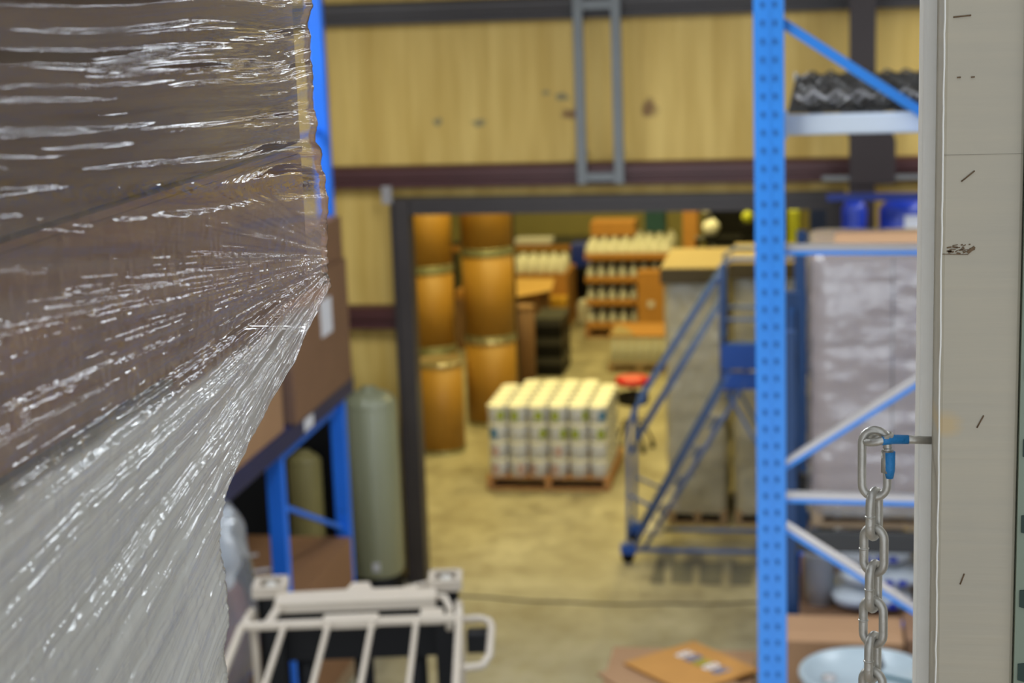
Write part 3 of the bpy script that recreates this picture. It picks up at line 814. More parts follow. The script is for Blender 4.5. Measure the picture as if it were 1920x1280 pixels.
# pail pallet
pallet(-3.215, -2.0, 16.02, 17.22, 0, 'reddish wooden pallet under the white pails', 'wood_orange', .13)
pl = thing('pail', 'pail', 'pail', (0, 0, 0), group='white pails on the floor pallet')
R = .0965; Hh = .178
MB().lathe([(0, 0), (R * .93, 0), (R * .97, .146), (R * .97, .152)], n=20).build('body', 'pail', pl)
MB().lathe([(R * .96, .142), (R, .142), (R, .168), (R * .9, Hh - .002), (R * .86, Hh - .006), (0, Hh - .006)], n=20).build('lid', 'lidcream', pl)
first = True; cx = -2.606
rp = random.Random(3)
def patch(parent, ang, m, wdt=.80, z0=.030, z1=.125):
    mb = MB(); n = 5; rr = R * .97 + .002
    a0 = ang - wdt / 2
    lo = [mb.bm.verts.new((rr * math.cos(a0 + i * wdt / n), rr * math.sin(a0 + i * wdt / n), z0)) for i in range(n + 1)]
    hi = [mb.bm.verts.new((rr * math.cos(a0 + i * wdt / n), rr * math.sin(a0 + i * wdt / n), z1)) for i in range(n + 1)]
    for i in range(n): mb.bm.faces.new((lo[i], lo[i + 1], hi[i + 1], hi[i]))
    mb.build('label_patch', m, parent)
PATCH = {(3, 0): (-60, 'green_label'), (3, 1): (-95, 'green_label'), (3, 2): (-80, 'green_label'), (3, 3): (-105, 'green_label'), (3, 4): (-40, 'green_label'), (3, 5): (-60, 'blue_label'),
         (2, 0): (-110, 'blue_label'), (2, 2): (-45, 'green_label'), (2, 3): (-45, 'green_label'), (2, 4): (-110, 'green_label'), (2, 5): (-70, 'green_label'),
         (0, 0): (-100, 'pink_label'), (0, 1): (-70, 'pink_label'), (0, 2): (-120, 'pink_label'), (0, 3): (-110, 'pink_label'), (1, 0): (-100, 'pink_label'), (1, 3): (-80, 'pink_label')}
for lay in range(4):
    for row in range(6):
        for colm in range(6):
            if row == 5 and colm in (0, 5): continue
            vis = row == 0 or lay == 3 or colm in (0, 5) or row == 5
            if not vis: continue
            loc = (cx + (colm - 2.5) * .2, 16.13 + row * .196, .131 + lay * (Hh + .001))
            lbl = 'white pail with cream lid, column %s from left, row %s from front, layer %s up' % (ORD[colm], ORD[row], ORD[lay])
            o = dup(pl, loc, rp.uniform(-.1, .1), lbl)
            if row == 0 and (lay, colm) in PATCH: a, m = PATCH[(lay, colm)]; patch(o, D2R(a), m)
for ch in list(pl.children): bpy.data.objects.remove(ch)
bpy.data.objects.remove(pl)

# red stool
so = thing('stool', 'round red vinyl stool with a black tool tray behind the white pails', 'stool', (-1.93, 17.6, 0))
MB().lathe([(0, .70), (.15, .70), (.178, .715), (.183, .745), (.17, .775), (.12, .785), (0, .785)], n=36).build('seat', 'red', so)
MB().lathe([(0, .30), (.018, .30), (.018, .70), (0, .70)], n=12).build('column', 'darkgrey', so)
MB().lathe([(0, .50), (.15, .50), (.165, .52), (.165, .60), (.155, .60), (.15, .53), (0, .53)], n=30).build('tray', 'black', so)
MB().box(.06, .15, -.15, -.05, .53, .62).build('tray_box', 'ladder_plate', so)
for k in range(5):
    a = k * 2 * PI / 5 + .3
    lg = MB().tube([(.0, 0, .32), (.10 * math.cos(a), .10 * math.sin(a), .30), (.20 * math.cos(a), .20 * math.sin(a), .08)], .013, 8).build('leg', 'darkgrey', so)
    MB().lathe([(0, 0), (.02, 0), (.026, .03), (.02, .075), (0, .075)], (.20 * math.cos(a), .20 * math.sin(a)), 10).build('caster', 'black', lg)

# rolling ladder
ld = thing('rolling_ladder', 'blue tubular rolling ladder with raised platform inside the doorway', 'ladder', (0, 0, 0))
ya, yb_ = 13.93, 14.50
for y in (ya, yb_):
    MB().tube([(-1.56, y, .13), (-.80, y, 1.52), (-.72, y, 1.68)], .019, 8).build('stringer', 'ladder', ld)
    MB().tube([(-1.46, y, .05 + .08), (-.60, y, 1.58)], .017, 8).build('stringer', 'ladder', ld)
    MB().tube([(-1.60, y, .10), (-1.585, y, .57), (-1.57, y, 1.18), (-1.53, y, 1.32), (-.815, y, 2.45), (-.79, y, 2.48)], .017, 8).build('handrail', 'ladder', ld)
    MB().tube([(-1.575, y, .95), (-.812, y, 2.20)], .015, 8).build('midrail', 'ladder', ld)
    MB().tube([(-.79, y, 1.55), (-.785, y, 2.55), (-.70, y, 2.60), (-.10, y, 2.60), (-.02, y, 2.5), (-.02, y, 1.55)], .019, 8).build('guard_rail', 'ladder', ld)
    MB().tube([(-.79, y, 2.10), (-.02, y, 2.10)], .015, 8).build('midrail', 'ladder', ld)
    MB().tube([(-1.6, y, .12), (-.02, y, .12)], .02, 8).build('base_rail', 'ladder', ld)
    MB().tube([(-.02, y, .12), (-.02, y, 1.6)], .02, 8).build('rear_post', 'ladder', ld)
    MB().tube([(-.02, y, .15), (-.75, y, 1.5)], .013, 8).build('stay', 'ladder', ld)
    MB().tube([(-1.585, y, .60), (-1.33, y, .48)], .012, 8).build('tie', 'ladder', ld)
    MB().tube([(-1.59, y, .40), (-1.42, y, .30)], .012, 8).build('tie', 'ladder', ld)
for i in range(6):
    z = .26 + i * .255; x = -1.545 + (z - .10) * .55
    MB().box(x, x + .15, ya, yb_, z - .012, z + .012).build('step', 'wire', ld)
MB().box(-.79, -.02, ya - .01, yb_ + .01, 1.77, 1.80).build('platform', 'ladder_plate', ld)
MB().box(-.80, -.78, ya - .01, yb_ + .01, 1.69, 1.90).box(-.79, -.02, ya - .02, ya, 1.69, 1.90).build('kick_plate', 'ladder_plate', ld)
MB().box(-.80, -.10, ya - .015, ya + .005, 1.52, 1.66).box(-.80, -.78, ya, yb_, 1.52, 1.66).build('apron', 'ladder_plate', ld)
for (x, y) in ((-1.6, ya), (-1.6, yb_), (-.02, ya), (-.02, yb_)):
    MB().box(x - .06, x + .07, y - .04, y + .04, .09, .17).build('caster_bracket', 'ladder_plate', ld)
    m = Matrix.Translation((x, y, .055)) @ Matrix.Rotation(PI / 2, 4, 'X')
    wh = MB().lathe([(0, -.018), (.05, -.018), (.055, 0), (.05, .018), (0, .018)], n=16)
    for v in wh.bm.verts: v.co = m @ v.co
    wh.build('caster', 'black', ld)

# big wrapped bottle pallets right of the pails
SP = [(-1.35, -.82, 2.36, 'left', 31), (-.75, .34, 2.40, 'right', 41)]
for (x0, x1, zt, nm, sd) in SP:
    pallet(x0, x1, 15.02, 16.1, 0, 'wooden pallet under the %s tall wrapped stack behind the ladder' % nm)
    n = 5; hh = (zt - .17) / n
    for i in range(n):
        t = thing('carton', 'film-wrapped tray of pale bottles in the %s tall stack, %s layer up' % (nm, ORD[i]), 'carton', ((x0 + x1) / 2, 15.56, .142 + i * hh))
        wx = (x1 - x0) / 2 - .03
        MB().box(-wx, wx, -.50, .50, 0, hh * .30).build('tray', 'greywrap' , t)
        MB().box(-wx + .02, wx - .02, -.46, .46, hh * .30, hh * .88).build('inner_tray', 'greywrap', t)
        nb = max(4, int(2 * wx / .11))
        for b in range(nb):
            xx = -wx + .055 + b * (2 * wx - .11) / (nb - 1)
            MB().lathe([(0, hh * .30), (.048, hh * .30), (.05, hh * .75), (.02, hh * .9), (.02, hh * .985), (0, hh * .985)], (xx, -.445), 12).build('bottle', 'bottle_grey', t)
    cs = thing('cardboard_cap', 'open kraft cap sheet on the %s tall wrapped stack' % nm, 'carton lid', ((x0 + x1) / 2, 15.56, zt - .012))
    wx = (x1 - x0) / 2 + .025
    MB().box(-wx, wx, -.58, .58, 0, .012).build('sheet', 'kraft_pale', cs)
    MB().box(-wx, wx, -.585, -.578, -.13, .0).build('front_lip', 'darkband', cs)
    MB().box(-wx - .004, -wx + .002, -.58, .58, -.13, .0).build('side_lip', 'darkband', cs)
    wrap_shell(x0, x1, 15.04, 16.08, .10, zt - .14, 'crinkle', 'crinkled clear stretch film round the %s tall bottle stack' % nm, sd, amp=.018, top=.02, off=.006, r=.02)

# low pallet
pallet(-2.64, -1.84, 21.25, 22.1, 0, 'pallet under the low wrapped bottle stack', h=.1)
t = thing('carton', 'low film-wrapped block of bottles under an orange lid sheet', 'carton', (-2.24, 21.68, .102))
MB().box(-.36, .36, -.38, .40, 0, .36).build('body', 'greywrap', t)
for b in range(7): MB().lathe([(0, .05), (.04, .05), (.042, .24), (.016, .30), (.016, .34), (0, .34)], (-.31 + b * .103, -.395), 10).build('bottle', 'bottle_grey', t)
MB().box(-.38, .38, -.41, .42, .361, .375).build('lid_sheet', 'kraft_orange', t)
MB().prism([(-.36, -.40), (-.05, -.40), (-.22, .1), (-.36, .3)], .376, .38).build('folded_flap', 'kraft_pale', t)

# far bottle pallet
pallet(-3.22, -2.0, 23.45, 24.65, 0, 'pallet under the far orange bottle trays', 'wood_orange')
jug = thing('jug', 'jug', 'jug', (0, 0, 0))
MB().lathe([(0, 0), (.068, 0), (.07, .02), (.07, .15), (.035, .20), (.030, .215), (0, .215)], n=12).build('body', 'bottle', jug)
MB().lathe([(0, .2155), (.028, .2155), (.028, .235), (0, .235)], n=10).build('cap', 'lidcream', jug)
gb = thing('jug', 'jug', 'jug', (0, 0, 0))
MB().lathe([(0, 0), (.05, 0), (.052, .02), (.052, .13), (.022, .17), (.022, .19), (0, .19)], n=12).build('body', 'bottle_grey', gb)
MB().lathe([(0, .1905), (.034, .1905), (.034, .22), (0, .22)], n=10).build('cap', 'pail', gb)
for i in range(4):
    z = .142 + i * .32
    t = thing('bottle_tray', 'orange cardboard tray in the far bottle pallet, %s up' % ORD[i], 'tray', (-2.61, 24.05, z))
    MB().box(-.59, .59, -.58, .58, 0, .012).build('bottom', 'kraft_orange', t)
    for (a, b, c_, d) in ((-.59, .59, -.59, -.58), (-.59, .59, .58, .59), (-.59, -.58, -.58, .58), (.58, .59, -.58, .58)):
        MB().box(a, b, c_, d, 0, .09).build('side', 'kraft_orange', t)
    if i < 3:
        for c_ in range(8):
            for r_ in range(2):
                dup(gb, (-3.14 + c_ * .15, 23.56 + r_ * .14, z + .014), 0, 'grey bottle in the far pallet, %s column, %s row, tray %s up' % (ORD[c_], ORD[r_], ORD[i]), 'grey bottles in the far trays')
        MB().box(-.55, .55, -.2, .55, .02, .30).build('inner_box', 'darkband', t)
    else:
        for c_ in range(8):
            for r_ in range(6):
                dup(jug, (-3.13 + c_ * .15, 23.56 + r_ * .19, z + .014), 0, 'cream jug on top of the far pallet, %s from left, %s row from front' % (ORD[c_], ORD[r_]), 'cream jugs on the far pallet')
# row of jugs on the left table
carton(-4.9, -3.72, 22.7, 23.6, .0, .70, 'kraft_dark', 'brown carton base of the sloping orange carton at the back left')
oc = thing('carton', 'orange-topped open carton behind the narrow brown drum', 'carton', (-4.28, 23.15, .702))
MB().box(-.60, .54, -.44, .44, 0, .10).build('body', 'kraft_orange', oc)
MB().prism([(-.02, -.98), (.22, -1.05), (.72, -.43), (.62, .50), (-.30, .60)], .101, .108).build('flap', 'kraft_bright', oc)
carton(-5.0, -3.55, 24.1, 25.0, 0, .80, 'kraft_orange', 'orange carton under the row of cream jugs at the back left')
for r_ in range(3):
    for c_ in range(9):
        dup(jug, (-4.85 + c_ * .15, 24.2 + r_ * .2, .802), 0, 'cream jug in the back left row, %s from left, %s row from front' % (ORD[c_], ORD[r_]), 'cream jugs at the back left')
for j in (jug, gb):
    for ch in list(j.children): bpy.data.objects.remove(ch)
    bpy.data.objects.remove(j)
carton(-3.18, -2.56, 24.0, 24.5, 1.353, 1.54, 'kraft_orange', 'orange carton sitting on the far cream jugs')
tag(MB().box(-2.44, -2.15, 24.3, 24.6, 1.353, 1.68).build('tote', 'teal', bevel=.01), 'dark teal tote behind the far cream jugs', 'tote')
carton(-2.44, -2.08, 23.12, 23.40, .0, .98, 'kraft_orange', 'upright orange carton in front of the far bottle trays')
ct_ = tag(MB().box(-2.30, -2.22, 23.105, 23.118, .50, .58).build('sticker', 'paper'), 'pale round sticker area on the upright orange carton', 'sticker')
carton(-3.80, -3.52, 23.72, 24.06, .0, .50, 'yellow', 'yellow carton left of the far bottle pallet')
sbx = thing('bag', 'pale crumpled bag on the floor beside the yellow carton', 'bag', (-3.36, 24.5, 0))
blob('sack_body', 'bottle', .12, .12, 0, .36, 23, sbx)
tag(MB().box(-3.66, -3.30, 25.3, 25.7, .70, 1.04).build('tote', 'royal', bevel=.02), 'dark royal blue tote beside the far bottle pallet', 'tote')
tag(MB().box(-3.60, -3.25, 25.25, 25.75, .0, .698).build('bin', 'black', bevel=.02), 'black bin under the royal blue tote', 'bin')
# far rack with orange beam
fr = thing('rack_upright', 'far rack with an orange beam against the olive wall', 'rack frame')
for x in (-5.6, -2.9):
    MB().box(x, x + .08, 25.9, 25.98, 0, 1.0).build('post', 'darkgrey', fr)
    MB().box(x, x + .08, 26.8, 26.88, 0, 1.0).build('post', 'darkgrey', fr)
MB().box(-5.6, -2.82, 25.85, 25.9, .87, .95).build('beam', 'kraft_orange', fr)
MB().box(-5.6, -2.82, 26.85, 26.9, .87, .95).build('beam', 'kraft_orange', fr)
MB().box(-5.6, -2.82, 25.9, 26.85, .93, .96).build('shelf', 'darkgrey', fr)
tag(MB().box(-4.62, -4.05, 25.92, 26.3, .962, 1.03).build('box', 'paper'), 'flat white box on the far orange beam shelf', 'box')
tag(MB().box(-3.63, -3.57, 20.0, 20.08, 0, 5.3).build('pipe_column', 'darkgrey'), 'thin dark steel column right of the tall fibre drums', 'column')
# dark machinery and shelving above the wrapped stack
sh = thing('shelf_unit', 'dark loaded shelving behind the tall wrapped stacks', 'shelving', (-.29, 18.3, 0))
for x in (-.85, 1.2):
    for y in (-.35, .35): MB().box(x - .03, x + .03, y - .03, y + .03, 0, 3.3).build('post', 'black', sh)
for z in (.5, 1.3, 2.1, 2.9): MB().box(-.88, 1.23, -.38, .38, z - .03, z).build('shelf', 'darkgrey', sh)
for i, (x0, x1, z0, z1, m, lbl) in enumerate(((-1.10, -.62, 2.102, 2.62, 'black', 'black bin on the dark shelving'), (-.56, -.2, 2.102, 2.8, 'black', 'second black bin on the dark shelving, further right'), (-.1, .6, 2.102, 2.7, 'navyplastic', 'navy bin on the dark shelving'))):
    tag(MB().box(x0, x1, 18.0, 18.6, z0, z1).build('bin', m, bevel=.01), lbl, 'bin')
carton(-1.41, -1.25, 18.0, 18.3, 0, 2.5, 'kraft_orange', 'tall upright orange carton left of the dark shelving')
for (x, z, r, nm, m) in ((-1.065, 2.40, .085, 'lower round white container in front of the dark bins', 'bottle'), (-1.11, 2.575, .042, 'small round white knob-topped container above the lower one', 'bottle'), (-.70, 2.50, .06, 'round yellow-green container beside the blue post', 'yelgreen')):
    t = thing('container', nm, 'container', (x, 17.2, z + .006))
    MB().lathe([(0, -r), (r * .6, -r * .85), (r, -.2 * r), (r, .3 * r), (r * .6, r * .8), (r * .25, r), (0, r)], n=20).build('body', m, t)
    MB().lathe([(0, r), (r * .3, r), (r * .3, r * 1.15), (0, r * 1.15)], n=12).build('cap', m, t)
su = thing('shelf_unit', 'narrow dark stand holding the round containers', 'stand', (-.9, 17.2, 0))
MB().box(-.32, .32, -.12, .12, 2.28, 2.31).build('shelf', 'black', su)
for x in (-.3, .3): MB().box(x - .015, x + .015, -.1, .1, 0, 2.28).build('post', 'black', su)
MB().box(-.21, -.16, -.03, .03, 2.31, 2.53).build('riser', 'black', su)
MB().box(.14, .26, -.05, .05, 2.31, 2.44).build('riser', 'black', su)
tag(MB().box(-.30, -.19, 16.9, 17.1, 0, 2.6).build('post_guard', 'yelgreen', bevel=.01), 'yellow-green upright guard seen just right of the blue post', 'post guard')

for i, (xa, xb, xc, xd) in enumerate(((-1.36, -1.30, -1.37, -1.25), (-1.23, -1.06, -1.20, -1.02), (-.99, -.80, -.97, -.79), (-.73, -.54, -.72, -.54))):  # flat grey strips added to darken the floor by the ladder base
    tag(MB().prism([(xa, 14.02 - .015 * i), (xb, 14.01 - .015 * i), (xd, 13.44), (xc, 13.44)], .001, .005).build('floor_strip', 'strip_grey'),
        'flat grey strip added on the floor by the ladder base, %s from the left' % ORD[i], 'floor mat')

# floor cable across the doorway
mb = MB(); pts = []
for i in range(60):
    x = -2.95 + i * .05
    pts.append((x, 13.02 - .10 * math.sin((x + 2.9) * 1.35) + .01 * math.sin(x * 9), .006))
tag(mb.tube(pts, .007, 6).build('cable', 'darkband'), 'thin dark cable lying on the concrete across the doorway', 'cable')

# ------------------------------------------------------------------ foreground: painted post, green upright, eye bolt, chain
def painted_wood():
    m, nt, b = nodes('white_painted_wood')
    N, L = nt.nodes, nt.links
    b.inputs['Roughness'].default_value = .5
    tc = N.new('ShaderNodeTexCoord'); mp = N.new('ShaderNodeMapping'); mp.inputs['Scale'].default_value = (6, 6, 160)
    L.new(tc.outputs['Object'], mp.inputs[0])
    n = N.new('ShaderNodeTexNoise'); n.inputs['Scale'].default_value = 1; n.inputs['Detail'].default_value = 6
    L.new(mp.outputs[0], n.inputs['Vector'])
    n2 = N.new('ShaderNodeTexNoise'); n2.inputs['Scale'].default_value = 9; n2.inputs['Detail'].default_value = 3
    L.new(tc.outputs['Object'], n2.inputs['Vector'])
    r = N.new('ShaderNodeValToRGB'); r.color_ramp.elements[0].position = .35; r.color_ramp.elements[1].position = .7
    r.color_ramp.elements[0].color = (.44, .40, .315, 1); r.color_ramp.elements[1].color = (.50, .445, .335, 1)
    mm_ = N.new('ShaderNodeMix'); mm_.inputs[0].default_value = .38
    L.new(n2.outputs['Fac'], mm_.inputs[2]); L.new(n.outputs['Fac'], mm_.inputs[3]); L.new(mm_.outputs[0], r.inputs[0]); L.new(r.outputs[0], b.inputs['Base Color'])
    # rubbed yellow patch
    s = N.new('ShaderNodeVectorMath'); s.operation = 'SUBTRACT'; s.inputs[1].default_value = (.0855, 0, 1.2945); L.new(tc.outputs['Object'], s.inputs[0])
    q = N.new('ShaderNodeVectorMath'); q.operation = 'MULTIPLY'; q.inputs[1].default_value = (75, 0, 90); L.new(s.outputs[0], q.inputs[0])
    ln = N.new('ShaderNodeVectorMath'); ln.operation = 'LENGTH'; L.new(q.outputs[0], ln.inputs[0])
    ad = N.new('ShaderNodeMath'); ad.operation = 'ADD'; L.new(ln.outputs['Value'], ad.inputs[0]); L.new(n.outputs['Fac'], ad.inputs[1])
    mr = N.new('ShaderNodeMapRange'); mr.inputs[1].default_value = .8; mr.inputs[2].default_value = 1.5; mr.inputs[3].default_value = .6; mr.inputs[4].default_value = 0
    L.new(ad.outputs[0], mr.inputs[0])
    mx = N.new('ShaderNodeMix'); mx.data_type = 'RGBA'; mx.inputs[7].default_value = (.60, .42, .18, 1)
    L.new(mr.outputs[0], mx.inputs[0]); L.new(r.outputs[0], mx.inputs[6]); L.new(mx.outputs[2], b.inputs['Base Color'])
    bp = N.new('ShaderNodeBump'); bp.inputs['Strength'].default_value = .16; bp.inputs['Distance'].default_value = .002
    L.new(n.outputs['Fac'], bp.inputs['Height']); L.new(bp.outputs[0], b.inputs['Normal'])
    return m
K['painted_wood'] = painted_wood()
K['painted_edge'] = mat('lit_white_painted_edge', (.90, .88, .82), .45, var=.05, scale=30, bump=.1, bscale=60)  # whiter than the front board, light from the left painted in

wp = thing('post', 'white-painted wooden post with staples filling the right edge of the view', 'wooden post', (0, 0, 3.2))
Y0 = 1.19; top_ = 2.2
def slab(p4, name, m, z0=0.001, z1=top_, bev=.002, par=None):
    return MB().prism(p4, z0, z1).build(name, m, par or wp, bevel=bev)
# front board (its left edge at x=.0825) and edge board behind it
slab([(.0812, Y0), (.1342, Y0), (.1342, Y0 + .05), (.0795, Y0 + .05)], 'front_board', 'painted_wood', bev=.0025)
slab([(.0706, Y0 + .0505), (.130, Y0 + .0505), (.130, Y0 + .12), (.0716, Y0 + .12)], 'edge_board', 'painted_edge', bev=.002)
# a thin paint ridge on the near corner
mb = MB(); rr = random.Random(5)
mb.tube([(.0813 + rr.uniform(-.0003, .0003), Y0 - .0002, .001 + i * .01) for i in range(218)], .0007, 6)
mb.build('paint_ridge', 'painted_edge', wp)
def staple(px, pz, length, ang, both=True):
    a = D2R(ang); dx, dz = math.cos(a) * length / 2, math.sin(a) * length / 2
    y = Y0 - .0002
    if both:
        MB().tube([(px - dx, y + .002, pz - 3.2 - dz), (px - dx * .95, y - .0004, pz - 3.2 - dz), (px + dx * .95, y - .0004, pz - 3.2 + dz), (px + dx, y + .002, pz - 3.2 + dz)], .0005, 6).build('staple', 'rust', wp)
    else:
        for s in (-1, 1):
            MB().bar((px + s * dx * 1.0 - .0012, y, pz - 3.2), (px + s * dx + .0012, y, pz - 3.2 + .0002), .001, .0009).build('staple', 'rust', wp)
staple(.0925, 4.7722, .0115, 4); staple(.0955, 4.7323, .009, 2, False); staple(.0979, 4.6668, .0110, 38)
staple(.1088, 4.4976, .0095, 62); staple(.0985, 4.3837, .008, 70)
# torn splinter patch
tpx = MB()
rr = random.Random(9)
for i in range(26):
    x = .0835 + rr.random() ** .7 * .017; z = 1.4175 + rr.uniform(-.0036, .0026) + (x - .087) * .10
    tpx.bar((x, Y0 - .0003, z), (x + rr.uniform(.001, .0035), Y0 - .0003, z + rr.uniform(-.0006, .0015)), .0006, rr.uniform(.0004, .0011))
tpx.bar((.0985, Y0 - .0004, 1.4148), (.1030, Y0 - .0004, 1.4190), .0008, .0018)
tpx.bar((.0815, Y0 - .0003, 1.4142), (.0990, Y0 - .0003, 1.4138), .0006, .0004)
tpx.build('splinter', 'rust', wp)
MB().box(.0815, .1355, Y0 - .0004, Y0 + .0001, 1.4811, 1.4813).build('paint_seam', 'seam', wp)

gp = thing('upright_post', 'sage green slotted steel upright behind the white post at the far right edge', 'rack post', (0, 0, 3.2))
mb = MB().prism([(.1345, 1.185), (.215, 1.185), (.215, 1.26), (.1345, 1.26)], .001, 2.4)
for i in range(12):
    z = 4.4800 - 3.2 + (4 - i) * .0542  # evenly spaced slots
    mb.prism([(.1370, z - .0055), (.1450, z - .0075), (.1450, z + .0075), (.1370, z + .0065)], -1.1870, -1.1840, 1, Matrix(((1, 0, 0, 0), (0, 0, -1, 0), (0, 1, 0, 0), (0, 0, 0, 1))))
mb.build('column', ['sagegreen', 'slot'], gp)

def stadium(Lc, Wc, n=10):
    """centre-line of a link in the xz-plane"""
    r = Wc / 2; h = Lc / 2 - r; pts = []
    for i in range(n + 1): a = PI * i / n; pts.append((r * math.cos(a), 0, h + r * math.sin(a)))
    for k in range(1, 4): pts.append((-r, 0, h - 2 * h * k / 4))
    for i in range(n + 1): a = PI + PI * i / n; pts.append((r * math.cos(a), 0, -h + r * math.sin(a)))
    for k in range(1, 4): pts.append((r, 0, -h + 2 * h * k / 4))
    return pts
Yc = 1.215
eb = thing('eye_bolt', 'zinc eye bolt with blue paint screwed into the side of the white post', 'eye bolt', (.0420, Yc + .026, 4.4705))
MB().tube([(.0375, 0, 0), (.008, 0, .0005)], .0031, 12).build('shank', 'galv', eb)
ring = [(.000 + .0085 * math.cos(a), .0085 * math.sin(a), .0008 + .002 * math.cos(a)) for a in np.linspace(0, 2 * PI, 28, endpoint=False)]
MB().tube(ring, .0029, 12, closed=True).build('eye', 'galv', eb)
MB().tube([(.0215, 0, .0003), (.010, -.001, .0006), (.0065, -.0060, .0012), (.002, -.0084, .0013)], [.0034, .0036, .0033, .0032], 12).build('paint_coat', 'bluepaint', eb)

ql = thing('quick_link', 'oval zinc quick link with blue-painted sleeve hanging from the eye bolt', 'quick link', (.0395, Yc + .026, 4.4525), D2R(-8))
MB().tube(stadium(.0503, .0182), .0031, 14, closed=True).build('loop', 'galv', ql)
MB().tube([(.0091, 0, -.0060), (.0091, 0, .0100)], .0050, 6).build('sleeve', 'galv', ql)
MB().tube([(.0110, -.0018, -.0100), (.0109, -.0016, -.004), (.0108, -.0014, .0098)], [.0028, .0040, .0042], 10).build('paint_coat', 'bluepaint', ql)
MB().tube([(.0091, 0, .0101), (.0091, 0, .0112), (.0091, 0, .0114), (.0091, 0, .0128)], [.0034, .0036, .0031, .0034], 10).build('thread', 'galv', ql)

lk = None
zl = 4.4140
for i in range(22):
    loc = (.0395 - .0001 * i, Yc + .027, zl - i * .0279)
    ang = D2R(66 if i % 2 == 0 else -28)
    if lk is None:
        lk = thing('chain_link', 'zinc chain link through the quick link, topmost of the hanging chain', 'chain link', loc, ang, 'links of the hanging chain')
        MB().tube(stadium(.0345, .0162), .0033, 12, closed=True).build('wire', 'galv', lk)
        MB().tube([(-.0081, 0, -.0008), (-.0081, 0, -.0003), (-.0081, 0, .0003), (-.0081, 0, .0008)], [.0033, .0039, .0039, .0033], 12).build('weld_bead', 'galv', lk)
    else:
        dup(lk, loc, ang, 'zinc chain link, %s below the quick link in the hanging chain' % (ORD[i] if i < 10 else ORD[9] + ' or further'))

# ------------------------------------------------------------------ foreground: film-wrapped load on the left
pallet(-1.45, -.40, .18, .95, 3.2, 'wooden pallet on the mezzanine under the film-wrapped load')
K['load_brown'] = mat('brown_carton_board', (.33, .205, .13), .6, var=.16, scale=8)
K['load_orange'] = mat('orange_brown_carton_board', (.50, .255, .13), .6, var=.3, scale=22)
K['load_pale'] = mat('pale_liner_board', (.50, .47, .40), .7, var=.08, scale=7)
carton(-1.43, -.42, .19, .955, 3.345, 4.02, 'load_pale', 'lowest pale carton of the foreground wrapped load')
carton(-1.43, -.381, .19, .957, 4.022, 4.579, 'load_pale', 'pale carton behind the milky film of the foreground load')
carton(-1.43, -.379, .19, 1.242, 4.582, 4.6915, 'load_orange', 'shallow brown carton under the black gap in the foreground film-wrapped load')
carton(-1.43, -.379, .19, 1.242, 4.6935, 5.20, 'load_brown', 'tall brown carton above the black gap in the foreground film-wrapped load')
carton(-1.43, -.379, .19, 1.242, 5.202, 5.7, 'load_brown', 'top brown carton of the foreground wrapped load')

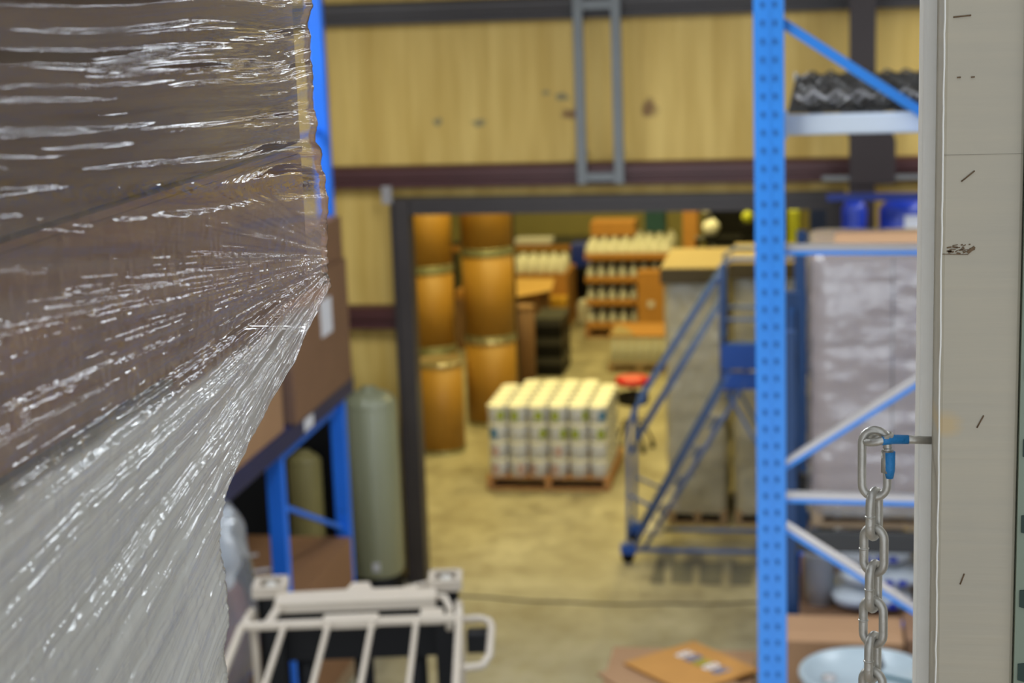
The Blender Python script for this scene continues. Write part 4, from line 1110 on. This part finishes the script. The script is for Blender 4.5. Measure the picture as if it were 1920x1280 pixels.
def film_foreground():
    # side (+X) face of the load, parametrised by height row i and run j toward the far corner, then round the corner
    zs_ = [5.75, 4.85, 4.80, 4.74, 4.71, 4.68, 4.655, 4.63, 4.60, 4.582, 4.565, 4.545, 4.52, 4.499, 4.48, 4.45, 4.42, 4.38, 4.30, 4.0, 3.3]
    ye_ = [1.234, 1.234, 1.234, 1.235, 1.240, 1.247, 1.2485, 1.2515, 1.2510, 1.2495, 1.208, 1.135, 1.045, .985, .977, .985, .978, .973, .975, .97, .965]
    nr, nf, nc = 820, 900, 90
    # denser rows in the part that can be seen
    zr = np.concatenate([np.linspace(5.75, 4.84, 50, endpoint=False), np.linspace(4.84, 4.34, nr - 90, endpoint=False), np.linspace(4.34, 3.3, 40)])
    ye = np.interp(-zr, [-z for z in zs_], ye_)
    k = 5; ye = np.convolve(np.pad(ye, k, 'edge'), np.ones(2 * k + 1) / (2 * k + 1), 'valid')
    t = np.linspace(0, 1, nf) ** .8
    Y = .20 + t[None, :] * (ye[:, None] - .20)
    Z = np.repeat(zr[:, None], nf, 1)
    X0 = np.full_like(Y, -.366)
    # fan pivot at the far corner of the cartons
    py, pz = 1.30, 4.600
    dy = py - Y; dz = Z - pz
    th = np.arctan2(dz, dy * .62)           # 0 along -Y, negative going down
    rad = np.sqrt(dy ** 2 * .4 + dz ** 2)
    wb = 1 / (1 + np.exp(np.clip((dz - .018 - .13 * dy) / .012, -50, 50)))      # 1 below, 0 above
    rs = np.random.RandomState(21)
    def n1(x, seed):
        g = np.random.RandomState(seed).rand(4096) * 2 - 1
        xi = np.floor(x).astype(int); f = x - xi; f = f * f * (3 - 2 * f)
        return g[xi % 4096] * (1 - f) + g[(xi + 1) % 4096] * f
    def n2(x, y, seed):
        rs_ = np.random.RandomState(seed); g = rs_.rand(256, 256) * 2 - 1
        xi = np.floor(x).astype(int); yi = np.floor(y).astype(int); fx = x - xi; fy = y - yi
        fx = fx * fx * (3 - 2 * fx); fy = fy * fy * (3 - 2 * fy)
        return (g[xi % 256, yi % 256] * (1 - fx) + g[(xi + 1) % 256, yi % 256] * fx) * (1 - fy) + (g[xi % 256, (yi + 1) % 256] * (1 - fx) + g[(xi + 1) % 256, (yi + 1) % 256] * fx) * fy
    # wraps above run along Y with a slight rise toward the far corner
    s = (Z - 4.8) / (Y + .45) * 1.45 + .0035 * n2(Y * 7, Z * 16, 3)
    up_ = (.0022 * n2(s * 60, Y * 2.4, 31) + .0021 * n2(s * 125, Y * 3.2, 32) + .00032 * n2(s * 290, Y * 6, 33) + .00012 * n2(s * 700, Y * 14, 34))
    # gathering pleats near the far edge
    g_ = np.clip((Y - 1.05) / .2, 0, 1)
    up_ += g_ * (.0009 * n2(s * 260, Y * 25, 35) + .0004 * n2(s * 620, Y * 50, 36))
    dn_ = (.0030 * n2(th * 11, rad * 5, 41) + .0020 * n2(th * 30, rad * 7, 42) - .0014 * np.abs(n2(th * 80, rad * 12, 43)) - .0007 * np.abs(n2(th * 200, rad * 20, 44)))
    dn_ *= np.clip(rad / .07, .12, 1)
    crk = -.0006 * np.abs(n2(Y * 130, Z * 130, 51)) - .0010 * np.abs(n2(Y * 50, Z * 60, 52))
    disp = up_ * (1 - wb) + (dn_ + crk) * wb
    X = X0 + np.maximum(disp + .003 * n2(Y * 5, Z * 6, 61), -.009)
    sag = .014 * np.exp(-((Z - 4.56) / .03) ** 2) * np.clip((Y - .6) / .4, 0, 1)
    X = X - sag * 0
    fade = np.clip((1 - t)[None, :] / .015, 0, 1)
    # corner and far (+Y) side
    u = np.linspace(0, 1, nc + 1)[1:]
    ang = np.clip(u * 6, 0, 1) * PI / 2
    rc = .012
    Xc = -.366 - rc + rc * np.cos(ang); Yoff = rc * np.sin(ang)
    Xc = Xc - np.clip((u - 1 / 6) / (5 / 6), 0, 1) * 1.08
    XC = Xc[None, :] + disp[:, -1][:, None] * (1 - u)[None, :]; YC = ye[:, None] + Yoff[None, :] + .002 * n2(np.repeat(zr[:, None], nc, 1) * 90, np.repeat(u[None, :], len(zr), 0) * 6, 71)
    V = np.zeros((len(zr), nf + nc, 3))
    V[:, :nf, 0] = X; V[:, :nf, 1] = Y; V[:, :nf, 2] = Z
    V[:, nf:, 0] = XC; V[:, nf:, 1] = YC; V[:, nf:, 2] = zr[:, None]
    U = np.zeros((len(zr), nf + nc, 2))
    U[:, :nf, 0] = s * (1 - wb) + (th * .15) * wb; U[:, :nf, 1] = Y * (1 - wb) + rad * wb
    U[:, nf:, 0] = zr[:, None]; U[:, nf:, 1] = Xc[None, :]
    # milkiness: more layers of film below the cartons' bottom edge
    low = 1 / (1 + np.exp((Z - 4.579 + .0015 * n2(Y * 30, Z * 5, 81)) / .0016))
    streak = .5 + .5 * n2(th * 60, rad * 9, 82)
    streak2 = .5 + .5 * n2(s * 200, Y * 6, 83)
    mk = (.03 + .06 * streak2 + wb * (.04 + .13 * streak)) * (1 - low) + ((.20 + .34 * streak) + .52 * np.clip(rad / .20, 0, 1)) * low
    near = np.clip(1 - np.abs(Y - ye[:, None]) / .06, 0, 1)
    mk = mk - .10 * near * low
    MK = np.zeros((len(zr), nf + nc)); MK[:, :nf] = mk; MK[:, nf:] = mk[:, -1:] * .5
    return grid_mesh('stretch_wrap', V, 'film_near', False, 'wrinkled clear stretch film gathered to a corner over the foreground load', 'stretch film', uv=U, milk=np.clip(MK, 0, 1))
K['film_near'] = film_mat('foreground_stretch_film', .1, (.96, .94, .88), 1.0, .042, .10, (900, 14, 1), attr=True)
film_foreground()
